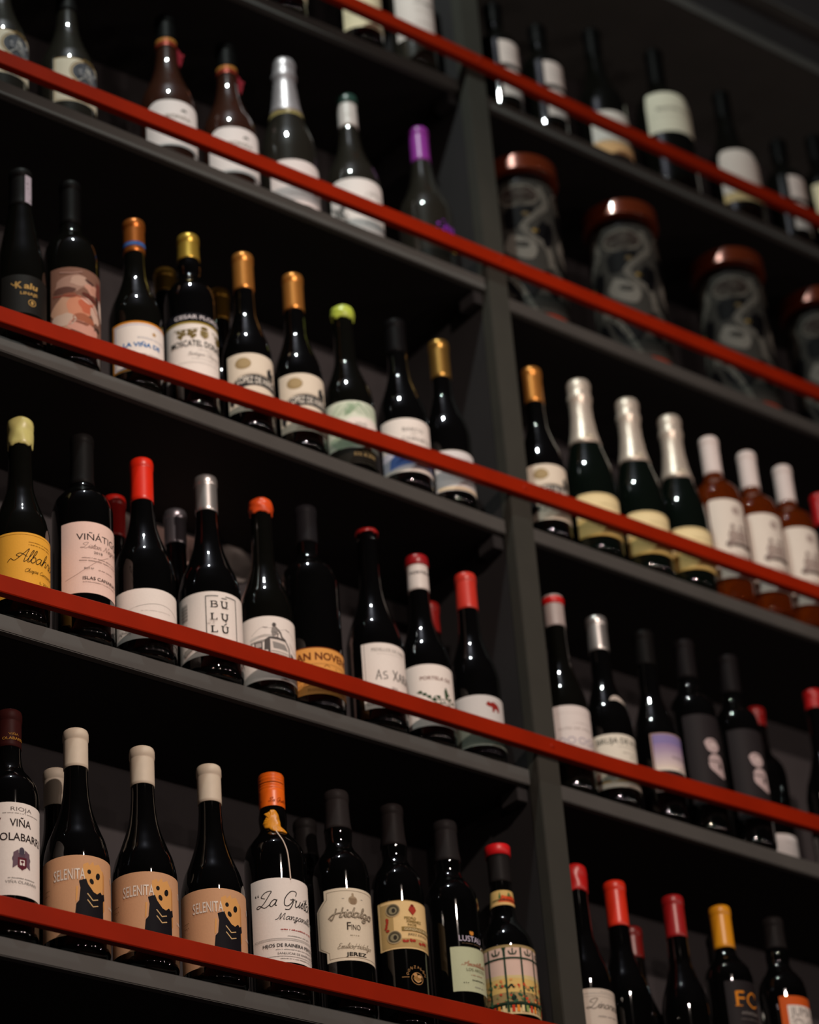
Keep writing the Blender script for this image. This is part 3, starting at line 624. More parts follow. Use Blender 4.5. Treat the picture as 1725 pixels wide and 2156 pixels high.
def L_green():
    a = Art(); g = '4f8a5c'; lg = 'a9c4a4'
    a.rect(-62, -80, 56, 0, 'd6dccb')
    for k in range(9): a.line([(-58+k*4.2, -24), (-40+k*4.2, -4)], .9, g if k % 3 == 1 else lg)
    for k in range(10): a.line([(-26+k*5, -3), (-10+k*5, -22)], 1.1 if k % 3 == 0 else .6, g if k % 2 else lg)
    for k in range(5): a.line([(-30, -16-k*2.2), (-20+k, -6-k*2.2)], .7, g)
    a.poly([(-46, -40), (-20, -28), (10, -26), (40, -34), (40, -52), (-46, -56)], WH); a.text('VINS', -8, -42, 6, '404840', w=18)
    for k in range(8): a.line([(-58+k*2, -62-k*2.4), (-34+k*4, -56-k*2.4)], .9, g)
    for k in range(9): a.line([(8+k*4, -56), (20+k*4, -76)], .6, lg if k % 2 else g)
    a.rect(-62, -104, 56, -79, '1e1c18'); a.text('SOL & SINE', -4, -92, 4.6, 'b09868', w=34, bold=.01); a.tiny(-4, -85, 28, '8a7a54', 1.2)
    return a, 'd6dccb', rrect(-62, 56, 104, 1)
def L_barco():
    a = Art()
    a.text('BARCO', -10, -22, 6.2, '4a4644', w=33); a.text('DEL', -10, -28, 2.8, '6a6460', w=8); a.text('CORNETA', -4, -38, 6.2, '4a4644', w=48)
    a.rect(-62, -90, 56, -54, 'c9c8d8')
    a.poly(catmull([(-50, -84), (-46, -66), (-30, -57), (-10, -58), (14, -66), (30, -72), (40, -84), (20, -80), (-6, -76), (-30, -80), (-50, -84)], 5), '5a78c0')
    a.poly(catmull([(-40, -76), (-24, -64), (-6, -64), (6, -72), (-10, -74), (-26, -72), (-40, -76)], 5), '2e4a98'); a.poly([(-8, -64), (6, -62), (14, -72), (0, -74)], '5c4c5c'); a.poly([(18, -62), (34, -60), (38, -70), (24, -72)], 'd8b8b0')
    a.rect(-62, -90.5, 56, -85, WH)
    return a, WH, rrect(-62, 56, 90.5, 1)
def L_gold():
    a = Art(); a.line(rrect(-44, 44, 62, .8), .5, 'b0a898', close=True); a.tiny(0, -14, 40, GY, 1.6); a.tiny(0, -40, 36, 'b0a8a0', 1.4); a.rect(-44, -67, 44, -62, 'd8c4a4')
    return a, 'd6d2d2', rrect(-47, 47, 68, .8)
def L_oval():
    a = Art(); a.line(rrect(-40, 56, 77, 1.2), 1.1, 'b08c58', close=True)
    a.ell(12, -24, 31, 25, '6a5236'); a.ell(12, -24, 29.5, 23.5, 'cdb896'); a.ell(12, -24, 27.5, 21.5, '4e5056')
    rn = random.Random(3)
    for k in range(46):
        t = rn.uniform(0, 6.28); q = rn.uniform(0, .85); a.ell(12+25*q*math.cos(t), -24+19*q*math.sin(t), rn.uniform(1, 4), rn.uniform(.8, 3), rn.choice(['74767c', '9a9a9c', '34363c', '5c5e66', '86868a']), n=8, rot=rn.uniform(0, 180))
    a.poly([(8, -8), (14, -14), (18, -26), (12, -32), (4, -22)], 'aaa8a4'); a.line([(-6, -40), (6, -30), (20, -38), (32, -32)], 2, '9c9a96', smooth=True)
    a.rect(2, -4, 22, 2.5, '7c6238'); a.rect(3.5, -3, 20.5, 1.5, '3a3428')
    return a, 'd8cdb8', rrect(-42, 58, 79, 1)
def L_rose():
    a = Art(); a.poly([(-6, -19), (-3, -15), (1, -14), (5, -17), (4, -19.5), (0, -18)], '2c3428'); a.text('BONZA', -8, -34, 6.4, '7c7468', w=40, bold=.02); a.line([(-38, -30), (-20, -27), (0, -29)], .6, 'b8aea6', smooth=True); a.tiny(-8, -50, 40, 'bab0a8', 1.4)
    return a, 'ece2e0', rrect(-60, 52, 84, 2, top=24)
def L_spark():
    a = Art(); a.script('Cava Brut', 2, -40, 4, 'b06a62', w=40, pen=.8); a.script('rosado', 14, -56, 3.4, 'c07068', w=26, pen=.8); a.tiny(-8, -63, 50, 'b8a8a8', 1.4)
    return a, 'e6dad8', rrect(-58, 50, 82, 2, top=18)
def L_greencap():
    a = Art(); a.ring(6, -34, 17, 13, .9, 'a8a4a0'); a.ring(8, -36, 13, 9, .7, '8c8884'); a.line([(-4, -28), (6, -24), (20, -30), (26, -40)], 1.1, '8a8682', smooth=True)
    rn = random.Random(9)
    for k in range(26): a.line([(-66+rn.uniform(0, 26), -44-rn.uniform(0, 38)), (-62+rn.uniform(0, 28), -44-rn.uniform(0, 38))], rn.uniform(.7, 2.2), rn.choice(['3a3c3c', '5c5e5e', '8a8a88']))
    a.tiny(4, -66, 26, GY, 1.4); a.tiny(6, -84, 40, GY, 1.3)
    return a, 'ebe3e0', rrect(-68, 60, 100, 2, top=16)
def A_purple():
    a = Art(); rn = random.Random(4)
    for k in range(40): a.ell(rn.gauss(6, 10), rn.gauss(-10, 4), rn.uniform(1, 3.4), rn.uniform(.8, 2.4), rn.choice(['7c2c9c', '5c1c7c', '8f3cb4']), n=9)
    n = 20
    a.poly([(14+(9.4 if k % 2 else 8.2)*math.cos(2*math.pi*k/40), -44+(9.4 if k % 2 else 8.2)*math.sin(2*math.pi*k/40)) for k in range(40)], '8a7430')
    a.ring(14, -44, 6.2, 6.2, .8, '544418'); a.ell(14, -44, 4.6, 4.6, 'c84c20')
    return a
def L_two():
    a = Art(); a.rect(-22, -118, 26, 0, 'd2c2bc'); a.rect(-22.5, -60, 26.5, -50, '1c1a1a'); a.tiny(2, -24, 30, GY, 1.8); a.tiny(2, -34, 26, GY, 1.8); a.tiny(2, -80, 30, GY, 1.8); a.tiny(2, -92, 30, GY, 1.6)
    return a, 'd2c2bc', rrect(-22, 26, 118, .8)
def L_s3():
    a = Art(); a.tiny(-20, -22, 30, 'a8a09c', 1.8); a.script('Monastrell', 4, -44, 4.5, '6a605c', w=44, pen=.9); a.tiny(10, -56, 30, '9a9088', 1.8); a.rect(-54, -92, 48, -66, 'd3a878'); a.line([(-54, -66), (-20, -62), (48, -66)], 1, 'b08858', smooth=True)
    return a, 'd6ccc4', rrect(-54, 48, 92, 1)
def L_s4():
    a = Art(); a.text('MARTÍN CODAX', -4, -44, 7.4, '6e665c', w=86, bold=.02); a.line([(8, -12), (14, -20), (22, -26), (30, -32), (26, -20), (10, -26)], 1.2, '9c9488', smooth=True); a.ell(16, -18, 5, 7, 'b8b0a4'); a.line([(-60, -56), (60, -56)], .6, 'a8a092')
    return a, 'd4ccb8', rrect(-66, 66, 90, 1)
def L_s5():
    a = Art(); a.rect(-60, -116, 54, -98, 'c8ab7c'); a.tiny(-4, -60, 60, 'c0b4ac', 1.6); a.line([(-60, -98), (54, -98)], .8, 'a88c60')
    return a, 'cfc0b8', rrect(-60, 54, 116, 2, top=10)
def L_cream(seed=0):
    a = Art(); a.tiny(0, -30, 44, 'a89a84', 1.8); a.tiny(0, -44, 40, 'a89a84', 1.6); a.tiny(4, -60, 50, 'b4a690', 1.4); a.line([(-50, -78), (46, -78)], .6, 'b4a690')
    return a, CR if seed else 'd8ccb8', rrect(-52, 50, 104, 1)
def L_plain():
    a = Art(); a.tiny(4, -30, 46, 'b0a49c', 1.8); a.script('Listan', 4, -52, 5, '6c625c', w=40, pen=.8); a.tiny(4, -66, 46, 'b0a49c', 1.5); a.tiny(4, -92, 46, 'b0a49c', 1.5)
    return a, 'd8cac4', rrect(-54, 52, 124, 1)
def L_champ():
    a = Art(); a.tiny(-2, -20, 34, 'a08c60', 1.8); a.rect(-56, -75, 56, -42, 'd2b878'); a.rect(-56, -42.8, 56, -41.6, '9c8450'); a.tiny(-2, -54, 60, 'a08850', 1.7); a.tiny(-2, -60, 50, 'a08850', 1.5); a.line([(-56, -2.4), (56, -2.4)], .9, 'b89c60'); a.rect(-56, -75, 56, -72.6, 'b89650')
    return a, 'e6d4a4', rrect(-57, 57, 75, 1.5, top=10)
def L_white():
    a = Art(); c = '8a7a74'; d = '5c504c'
    a.ell(-2, -20, 7.5, 8, 'b4a49c'); a.ell(-2, -20, 4.6, 5, '94847c'); a.rect(-3, -27, -1, -14, 'b4a49c')
    for cx, s in ((-12, 1.15), (2, .95), (9, .85)):
        a.ell(cx, -50, 3.2*s, 3.8*s, c); a.poly([(cx-5*s, -56), (cx+5*s, -56), (cx+7*s, -78), (cx-7*s, -78)], 'a2928a'); a.line([(cx-4, -58), (cx-8, -68), (cx-2, -74)], 1.6, c, smooth=True)
    a.rect(-26, -86, 20, -80, d); a.ell(-18, -80, 6, 5, c); a.ell(10, -84, 9, 4, d); a.rect(-22, -90, -20, -82, d); a.rect(14, -90, 16, -82, d)
    a.text('ALTARES', -4, -104, 5.4, '8c6258', w=40); a.tiny(-4, -116, 40, 'b8aca8', 1.4); a.line([(-40, -126), (34, -126)], .5, 'b8aca8')
    return a, 'd9cfc4', rrect(-46, 40, 142, 1, top=5)
def L_w1():
    a = Art(); a.line([(-50, -12), (40, -12)], .6, 'c4b8b4'); a.tiny(0, -28, 30, 'b8acaa', 1.4); a.text('ALMA DE VIÑAS', -10, -38, 3.6, 'a49894', w=56)
    for u in (-34, -20, -4, 10, 24): a.ring(u, -55, 5.4, 4.6, 1.0, '8a86a0')
    a.line([(-50, -62), (40, -62)], .5, 'c4b8b4')
    return a, 'dad0cc', rrect(-52, 46, 80, 1)
def L_bruja():
    a = Art(); a.text('BRUJA DE ROZAS', -2, -15, 8.4, '34342c', w=88, bold=.015); a.line([(-16, -20), (30, -20)], .5, '5c5a50'); a.tiny(4, -30, 26, '6a685c', 1.6); a.tiny(10, -36, 16, '6a685c', 1.6)
    a.rect(-54, -76, 48, -44, 'a09a8c'); rn = random.Random(8)
    for k in range(50): a.ell(rn.uniform(-52, 46), rn.uniform(-74, -46), rn.uniform(1.5, 6), rn.uniform(1, 3), rn.choice(['b4aea0', '847e70', '6a6458', 'c4bcaa', '78706a']), n=8, rot=rn.uniform(-20, 20))
    a.poly([(-54, -44), (-46, -44), (-44, -76), (-54, -76)], '6a5048'); a.rect(-54, -76, 48, -73, 'c89c60'); a.rect(-54, -84, 48, -76, 'e0d4c4'); a.line([(20, -74), (34, -70), (30, -76)], 1.6, '4c3c30')
    return a, 'dcd6c8', rrect(-54, 48, 84, 1)
def A_brujastick():
    a = Art(); a.poly(catmull([(-16, -10), (-10, -2), (0, 0), (10, -4), (16, -12), (8, -12), (-4, -9), (-16, -10)], 4), 'bfb2a8'); a.tiny(-4, -5, 14, '8a7e78', 1.2); a.rect(6, -11, 10, -9, '8a7e78'); return a
def L_purplelab():
    a = Art(); a.rect(-34, -92, 36, 0, '23201f'); a.line([(-34, -1), (36, -1), (36, -92.5), (-34, -92.5)], 2, 'a88c84', close=True)
    a.rect(-32, -17, 34, -2, '8478a8'); n = 8
    for k in range(n):
        t = k/(n-1); c = tuple((1-t)*q + t*w for q, w in zip((.60, .52, .66), (.86, .80, .76))); a.rect(-32, -17-(k+1)*5.0, 34, -17-k*5.0, '%02x%02x%02x' % tuple(int(v*255) for v in c))
    a.text('ladera', 6, -40, 4.0, '78686e', w=24, shear=.1); a.rect(-32, -60, 34, -56.6, 'e0d8cc'); a.line([(4, -58), (10, -54), (14, -60)], 1.2, '6c6470')
    return a, 'a88c84', rrect(-34, 36, 93.5, .8)
def L_darkfig():
    a = Art(); p = 'b8a4a4'
    def b(pts, c=p): a.poly(catmull(pts+[pts[0]], 3)[:-1], c)
    b([(-16, -46), (-10, -40), (0, -39), (8, -44), (10, -52), (4, -60), (-4, -62), (-12, -58)]); b([(-12, -72), (-6, -65), (6, -64), (14, -70), (16, -84), (18, -98), (8, -100), (-4, -94), (-12, -86)])
    a.poly([(4, -78), (10, -76), (10, -86), (5, -88)], '2c2829'); a.line([(-12, -76), (0, -76), (8, -73)], 2.2, '6a5e60', smooth=True); a.line([(-8, -44), (0, -42), (8, -46)], 1.8, '8c7c7c', smooth=True); a.ell(-2, -50, 5, 4, 'c8b6b4')
    return a, '242022', rrect(-44, 40, 146, 1)
def L_linaje():
    a = Art(); a.line([(-40, -7), (40, -7)], .7, GY); a.tiny(6, -4.6, 30, GY, 1.0); a.line([(-40, -11), (40, -11)], .4, GY); a.script('Linares', -2, -28, 6, '38322e', w=46, pen=.8); a.tiny(0, -40, 30, GY, 1.5)
    return a, 'c9bdb0', rrect(-46, 44, 82, 1)
def L_fc():
    a = Art(); o = 'd08020'
    a.text('F', -14, -38, 22, o, w=13); a.rect(-18, -16.8, -8, -15.6, o); a.rect(-22.5, -38, -12, -36.8, o)
    a.line([(14, -20), (6, -17), (-2, -24), (-2, -33), (6, -38.5), (14, -35)], 2.2, o, smooth=True); a.rect(12.6, -24, 14, -17, o)
    a.text('AÑADAS', 0, -50, 3.6, '8a8480', w=30); a.tiny(0, -58, 34, '6a6460', 1.3)
    return a, '201c1e', rrect(-34, 36, 120, .8)
def L_juma():
    a = Art(); a.rect(-24, -92, 40, -14, 'd8cfc8'); k = '5c5654'
    a.text('JUMA', -2, -30, 13, k, w=36); a.ring(-8, -42, 8, 6, .9, k); a.line([(-20, -40), (-10, -34), (0, -46), (10, -34), (20, -44)], .9, k, smooth=True); a.ring(8, -46, 7, 6, .9, k); a.text('ASEN', 0, -66, 8, k, w=30)
    return a, 'c4541c', rrect(-34, 48, 96, .8)

# ------------------------------------------------------------------ every bottle on the shelves
def zL(k, x): z0, sl, y = SH[('L', k)]; return z0 + sl*x
def zR(k, x): z0, sl, y = SH[('R', k)]; return z0 + sl*x
def B(name, row, x, y, H, R, kind, glass, cap, label, group=None, labs=(), **kw):
    z = (zL if row[0] == 'L' else zR)(int(row[1]), x) + .0003 + abs(SH[(row[0], int(row[1]))][1]) * R
    out = []
    for l in labs:
        nm, d, zt = l[:3]; ph = l[3] if len(l) > 3 else 0
        if isinstance(d, tuple): a, pc, sh = d
        else: a, pc, sh = d, None, None
        out.append((nm, a, pc, zt, sh, ph))
    return bottle(name, x, y, z, H, R, kind, glass, cap, label, group, out, **kw)
fl = 'front_label'
# --- left bay, lowest visible shelf
def dup(root, x, y, z, label):
    r = root.copy(); COL.objects.link(r); r.location = (x, y, z + ZF); r['label'] = label
    for ch in list(root.children):
        c = ch.copy(); COL.objects.link(c); c.parent = r
        for g in ch.children:
            d = g.copy(); COL.objects.link(d); d.parent = c
    return r
oc = Art(); oc.text('VIÑA', -2, -27, 3, 'a0702c', w=12); oc.text('OLABARRI', -2, -33, 3.6, 'a0702c', w=26, bold=.01)
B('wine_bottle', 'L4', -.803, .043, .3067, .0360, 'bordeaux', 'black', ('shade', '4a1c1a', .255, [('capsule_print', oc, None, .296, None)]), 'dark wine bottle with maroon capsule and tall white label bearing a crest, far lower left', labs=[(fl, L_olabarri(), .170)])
s1 = B('wine_bottle', 'L4', -.7100, .043, .3055, .0396, 'burgundy', 'black', ('pale', 'cfc0ac', .252), 'dark wine bottle with tan masked-figure label and cream capsule, leftmost of three alike', 'wine bottles with tan masked-figure labels', labs=[(fl, L_selenita(), .1218)])
dup(s1, -.6145, .043, zL(4, 0)+.0003, 'dark wine bottle with tan masked-figure label and cream capsule, middle one of the three alike')
dup(s1, -.5154, .043, zL(4, 0)+.0003, 'dark wine bottle with tan masked-figure label and cream capsule, rightmost of three alike')
B('wine_bottle', 'L4', -.6855, .130, .2960, .037, 'burgundy', 'black', ('pale', 'b0a494', .244), 'dark bottle with cream capsule standing behind the first tan-labelled bottle', labs=())
def guita_extra(t, rf):
    a = Art(); pts = [(-14, -8), (-10, -14), (-14, -20), (-17, -26), (-13, -34), (-6, -36), (-2, -42), (4, -45), (10, -45), (17, -46), (16, -40), (13, -32), (11, -20), (8, -10), (4, -3), (-2, -2), (-6, -6)]
    bm = bmesh.new(); seg = catmull(pts + [pts[0]], 4)[:-1]; cx = sum(p[0] for p in seg)/len(seg); cy = sum(p[1] for p in seg)/len(seg); rings = []
    for sc, off in ((1.0, .0002), (.98, .0016), (.85, .0026), (.5, .0029)):
        ring = []
        for p in seg:
            u = (cx + (p[0]-cx)*sc)*.78 - 5; v = (cy + (p[1]-cy)*sc)*.78; z = .262 + v/1000; r = max(rf(z), .0155) + off + .0004*math.sin(p[0]*1.1+p[1]*.7)*(sc < .99); ph = u/1000/.0175 - .35
            ring.append(bm.verts.new((r*math.sin(ph), -r*math.cos(ph), z)))
        rings.append(ring)
    n = len(seg)
    for A_, B_ in zip(rings, rings[1:]):
        for k in range(n): bm.faces.new((A_[k], A_[(k+1) % n], B_[(k+1) % n], B_[k]))
    bm.faces.new(rings[-1]); bmesh.ops.recalc_face_normals(bm, faces=bm.faces[:])
    s = new_obj('wax_seal', bm, mat('amber_seal', 'd88c18', .38, noise=.25, nscale=120, bump=.2), t, True); s['label'] = 'amber seal stuck on the neck'
    cv = bmesh.new(); path = [(2, .229), (5, .222), (9, .214), (13, .205), (16, .196), (18, .186), (19, .176), (20, .164), (20.5, .156)]
    path = [(u, z) for z, u in sorted([(z, u) for u, z in path])]; f = interp([(z, u) for u, z in path], 4); prev = None
    for z, u in f:
        r = rf(z) + .0012; ph = -.52 + u/55; c = Vector((r*math.sin(ph), -r*math.cos(ph), z)); ring = [cv.verts.new(c + Vector((.0009*math.cos(q*math.pi/3), .0009*math.sin(q*math.pi/3), 0))) for q in range(6)]
        if prev:
            for q in range(6): cv.faces.new((prev[q], prev[(q+1) % 6], ring[(q+1) % 6], ring[q]))
        prev = ring
    st = new_obj('string', cv, mat('pale_string', 'd8c4b4', .8, noise=.1), t, True)
oc = Art(); oc.script('La Guita', -2, -6, 2.4, '8a3410', w=20, pen=.45); oc.script('La Guita', -32, -6, 2.4, '8a3410', w=20, pen=.45)
B('sherry_bottle', 'L4', -.4196, .043, .3150, .0388, 'sherry', 'black', ('screw', 'ee6a14', .266, [('cap_print', oc, None, .279, None)]), 'dark sherry bottle with bright orange screw cap, amber neck seal and white script label', rn=.0152, labs=[(fl, L_guita(), .1572)], extra=guita_extra)
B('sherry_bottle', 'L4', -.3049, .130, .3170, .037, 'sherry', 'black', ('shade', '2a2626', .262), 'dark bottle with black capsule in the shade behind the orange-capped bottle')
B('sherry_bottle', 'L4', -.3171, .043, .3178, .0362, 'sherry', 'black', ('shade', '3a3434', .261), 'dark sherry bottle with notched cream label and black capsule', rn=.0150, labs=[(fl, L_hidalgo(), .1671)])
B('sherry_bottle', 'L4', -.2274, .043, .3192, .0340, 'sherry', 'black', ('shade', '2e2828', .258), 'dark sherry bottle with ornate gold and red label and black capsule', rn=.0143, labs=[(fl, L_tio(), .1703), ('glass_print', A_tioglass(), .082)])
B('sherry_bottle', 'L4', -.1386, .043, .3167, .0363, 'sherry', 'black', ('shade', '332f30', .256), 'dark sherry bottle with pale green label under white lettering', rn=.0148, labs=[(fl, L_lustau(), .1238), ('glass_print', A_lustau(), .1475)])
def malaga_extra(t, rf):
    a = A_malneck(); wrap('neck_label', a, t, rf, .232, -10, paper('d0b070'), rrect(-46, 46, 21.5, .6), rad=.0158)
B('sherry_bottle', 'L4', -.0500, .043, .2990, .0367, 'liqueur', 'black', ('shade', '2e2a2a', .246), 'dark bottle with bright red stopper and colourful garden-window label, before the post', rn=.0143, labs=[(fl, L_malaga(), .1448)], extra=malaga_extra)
bm = bmesh.new(); revolve(bm, [(.2850, .0162), (.2853, .0172), (.2988, .0175), (.3002, .0166), (.3005, .010)]); tgt = [o for o in bpy.data.objects if o.parent is None and str(o.get('label', '')).startswith('dark bottle with bright red stopper')][0]
new_obj('stopper', bm, mat('red_plastic', 'd8161c', .4, noise=.03), tgt, True)
# --- left bay, second shelf up
B('wine_bottle', 'L3', -.7888, .043, .3077, .0372, 'burgundy', 'dark', ('wax', 'c9c078', .268), 'dark wine bottle with yellow script label and yellow-green wax top', rn=.0150, labs=[(fl, L_albahra(), .120)])
B('wine_bottle', 'L3', -.6970, .043, .3161, .0392, 'squat', 'black', ('shade', '1e1c1c', .238), 'broad-shouldered dark wine bottle with tall pale pink label', labs=[(fl, L_vinatigo(), .1638)])
B('wine_bottle', 'L3', -.5932, .130, .3045, .037, 'burgundy', 'black', ('foilred', 'b01a12', .239), 'bottle with red capsule standing behind the pink-labelled bottle')
B('wine_bottle', 'L3', -.6057, .043, .3107, .0403, 'burgundy', 'black', ('tin', 'e02810', .244), 'dark wine bottle with long bright red capsule and short white landscape label', labs=[(fl, L_redcap(), .0934)])
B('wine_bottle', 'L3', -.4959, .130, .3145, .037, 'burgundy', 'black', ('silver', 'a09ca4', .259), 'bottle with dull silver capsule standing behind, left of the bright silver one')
B('wine_bottle', 'L3', -.5042, .043, .3181, .0410, 'burgundy', 'black', ('silver', 'd8d4d2', .261), 'dark wine bottle with silver capsule and white label of large framed letters', labs=[(fl, L_bululu(), .1193)])
B('wine_bottle', 'L3', -.4150, .043, .3094, .0366, 'burgundy', 'dark', ('wax', 'e0501c', .289), 'dark wine bottle with orange wax top and white label drawing of a bus', labs=[(fl, L_orange(), .1115)])
B('wine_bottle', 'L3', -.3350, .050, .3300, .0397, 'squat', 'black', ('shade', '2c2a2e', .270), 'tall dark wine bottle with orange-brown label low on its body', labs=[(fl, L_noveno(), .0900)])
def red_disc(t, rf):
    pass
B('wine_bottle', 'L3', -.2354, .043, .3185, .0389, 'burgundy', 'black', ('wax', 'a01c1c', .3150), 'dark wine bottle without capsule, red disc on top and bordered white label', labs=[(fl, L_xara(), .1223)])
pc = Art(); pc.text('PORTELA', -5, -14, 4, '5c5452', w=30, bold=.02)
def portela_extra(t, rf):
    bm = bmesh.new(); revolve(bm, [(.2868, .0154), (.2872, .0159), (.2885, .0170), (.2985, .0168), (.3015, .0162), (.3036, .0148), (.3044, .0125)]); new_obj('capsule_top', bm, mat('dark_red_tin', '98141a', .35), t, True)['label'] = 'dark red top of the capsule'
B('wine_bottle', 'L3', -.1500, .043, .3038, .0360, 'burgundy', 'black', ('pale2', 'd9cec8', .247, [('capsule_print', pc, None, .285, None)]), 'dark wine bottle with white capsule topped dark red and white leafy label', labs=[(fl, L_portela(), .1152)], extra=portela_extra)
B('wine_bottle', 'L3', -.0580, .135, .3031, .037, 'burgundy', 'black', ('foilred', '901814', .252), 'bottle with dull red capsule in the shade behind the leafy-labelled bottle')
B('wine_bottle', 'L3', -.0635, .043, .3028, .0359, 'burgundy', 'black', ('tin', 'c83428', .243), 'dark wine bottle with red capsule and grey label with red animal, beside the post', labs=[(fl, L_redlast(), .0918)])
# --- left bay, third shelf up
kc = Art(); kc.rect(-2, -44, 8, 2, 'b0a4b0'); kc.tiny(3, -20, 6, '50484c', 2); kc.tiny(3, -28, 6, '50484c', 2); kc.tiny(3, -12, 6, '50484c', 2); kc.line([(-2, -36), (8, -39)], 2, '3c5c48')
B('wine_bottle', 'L2', -.7903, .043, .3040, .0345, 'alsace', 'dark', ('shade', '1c1a1a', .240, [('seal_strip', kc, None, .287, None)]), 'slender dark bottle with gold-lettered black label and a white seal strip on its neck', labs=[(fl, L_kata(), .1073)])
B('wine_bottle', 'L2', -.7107, .045, .3200, .0387, 'dome', 'dark', ('shade', '141212', .245), 'round-shouldered dark bottle with painted pink and brown label', rn=.0135, labs=[(fl, L_painted(), .1502)])
vc = Art(); vc.rect(-50, -6.5, 50, 0, '2c5090'); vc.tiny(0, -4.5, 40, '5c80b8', 2.2)
B('wine_bottle', 'L2', -.6096, .043, .2960, .0368, 'burgundy', 'dark', ('copper', 'b4672a', .238, [('capsule_band', vc, None, .2535, None)]), 'dark bottle with copper capsule banded blue and white label edged in orange', labs=[(fl, L_vina(), .1025)])
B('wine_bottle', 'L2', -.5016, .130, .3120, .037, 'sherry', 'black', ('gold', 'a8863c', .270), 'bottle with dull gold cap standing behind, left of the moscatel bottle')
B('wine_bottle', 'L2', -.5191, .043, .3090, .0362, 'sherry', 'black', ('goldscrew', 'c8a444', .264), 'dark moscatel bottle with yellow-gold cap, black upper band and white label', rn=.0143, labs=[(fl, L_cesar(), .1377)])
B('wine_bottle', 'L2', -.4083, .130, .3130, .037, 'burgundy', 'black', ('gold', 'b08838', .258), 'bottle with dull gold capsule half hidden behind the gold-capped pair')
lz = B('wine_bottle', 'L2', -.4262, .043, .3146, .0352, 'burgundy', 'black', ('copper', 'cf8a42', .250), 'dark bottle, copper-gold capsule and cream ribbon label, left of two side by side', 'wine bottles with cream ribbon labels', labs=[(fl, L_lopez(), .1218)])
dup(lz, -.3384, .044, zL(2, -.3384)+.001, 'dark bottle, copper-gold capsule and cream ribbon label, right of two side by side')
B('wine_bottle', 'L2', -.2518, .043, .2895, .0364, 'burgundy', 'dark', ('wax', 'b8c84c', .270), 'dark bottle with lime green top and green striped label', rn=.0150, labs=[(fl, L_green(), .1061)])
B('wine_bottle', 'L2', -.1549, .043, .3064, .0370, 'burgundy', 'black', ('shade', '161416', .246), 'dark bottle with black capsule and white label with blue swirl below', labs=[(fl, L_barco(), .1116)])
B('wine_bottle', 'L2', -.0740, .043, .3000, .0355, 'burgundy', 'black', ('gold', 'b88c48', .232), 'dark bottle with gold capsule and plain pale label, beside the post on the third shelf', labs=[(fl, L_gold(), .0867)])
# --- left bay, fourth shelf up
ov = B('wine_bottle', 'L1', -.6900, .085, .3150, .0415, 'burgundy', 'smoke', ('shade', '1c1a1a', .251), 'smoky bottle with oval picture on a cream label, right of the pair at the left', 'wine bottles with oval picture labels', labs=[(fl, L_oval(), .1355)])
dup(ov, -.8020, .085, zL(1, -.8)+.0003, 'smoky bottle with oval picture on a cream label, cut by the left picture edge')
def rose_extra(t, rf):
    wrap('neck_band', Art().rect(-60, -9, 60, -6, '7c2018').rect(-60, -2.5, 60, -.4, 'c88c3c').tiny(0, -5.5, 90, 'd0a050', 2), t, lambda z: rf(z)+.001, .262, 0, mat('neck_band_foil', 'a8402a', .35, .4), rrect(-54, 54, 13, .5), rad=.0165)
    bm = bmesh.new(); cs = [(.0165, -.004, .258), (.024, -.002, .254), (.030, .002, .246), (.027, .004, .232), (.022, .002, .236)]
    rows = []
    for dy in (-.0012, .0012):
        rows.append([bm.verts.new((x, y+dy, z)) for x, y, z in cs] )
    bm.faces.new(rows[0]); bm.faces.new(rows[1][::-1])
    for k in range(5): bm.faces.new((rows[0][k], rows[1][k], rows[1][(k+1) % 5], rows[0][(k+1) % 5]))
    tip = [(.024, .001, .253), (.028, .002, .2565), (.0335, .003, .2585), (.031, .002, .251)]; r2 = [[bm.verts.new((x, y+dy, z)) for x, y, z in tip] for dy in (-.001, .001)]
    bm.faces.new(r2[0]); bm.faces.new(r2[1][::-1])
    for k in range(4): bm.faces.new((r2[0][k], r2[1][k], r2[1][(k+1) % 4], r2[0][(k+1) % 4]))
    bmesh.ops.recalc_face_normals(bm, faces=bm.faces[:]); new_obj('hanging_tag', bm, mat('red_tag', 'a02838', .5), t)['label'] = 'small red tag hanging at the neck'
ro = B('rose_wine_bottle', 'L1', -.5279, .070, .3113, .0413, 'burgundy', 'brown', ('shade', '141414', .262), 'brownish rosé bottle with gold-banded neck, hanging red tag and rounded white label, left of two', 'rosé bottles with hanging red tags', labs=[(fl, L_rose(), .1214)], extra=rose_extra)
dup(ro, -.4180, .072, zL(1, -.418)+.0003, 'brownish rosé bottle with gold-banded neck, hanging red tag and rounded white label, right of two')
sb = Art().rect(-80, -11, 80, 0, '8c7c4c').line([(-80, -1), (80, -1)], .8, 'c8b47c').line([(-80, -10), (80, -10)], .8, 'c8b47c').ell(-14, -5.5, 3.2, 3, 'c8b890').poly([(-17, -5.5), (-14, -2), (-11, -5.5), (-14, -9)], 'd8ccaa')
B('sparkling_wine_bottle', 'L1', -.3199, .060, .3157, .0431, 'champagne', 'smoke', ('foil', 'b8b0b4', .205), 'smoky sparkling wine bottle with silver foil neck and gold collar band', rn=.0158, labs=[(fl, L_spark(), .094), ('collar_band', sb, .207)])
gc = Art(); gc.rect(7, -11, 11, -4, '3c5048'); gc.tiny(-8, -22, 10, 'b4aaa6', 1.5)
def green_extra(t, rf):
    bm = bmesh.new(); revolve(bm, [(.2920, .0154), (.2925, .0159), (.295, .0168), (.304, .0168), (.3085, .0158), (.3108, .0125), (.3112, .006)]); new_obj('capsule_top', bm, mat('dark_green_tin', '2c4840', .32), t, True)['label'] = 'dark green top of the capsule'
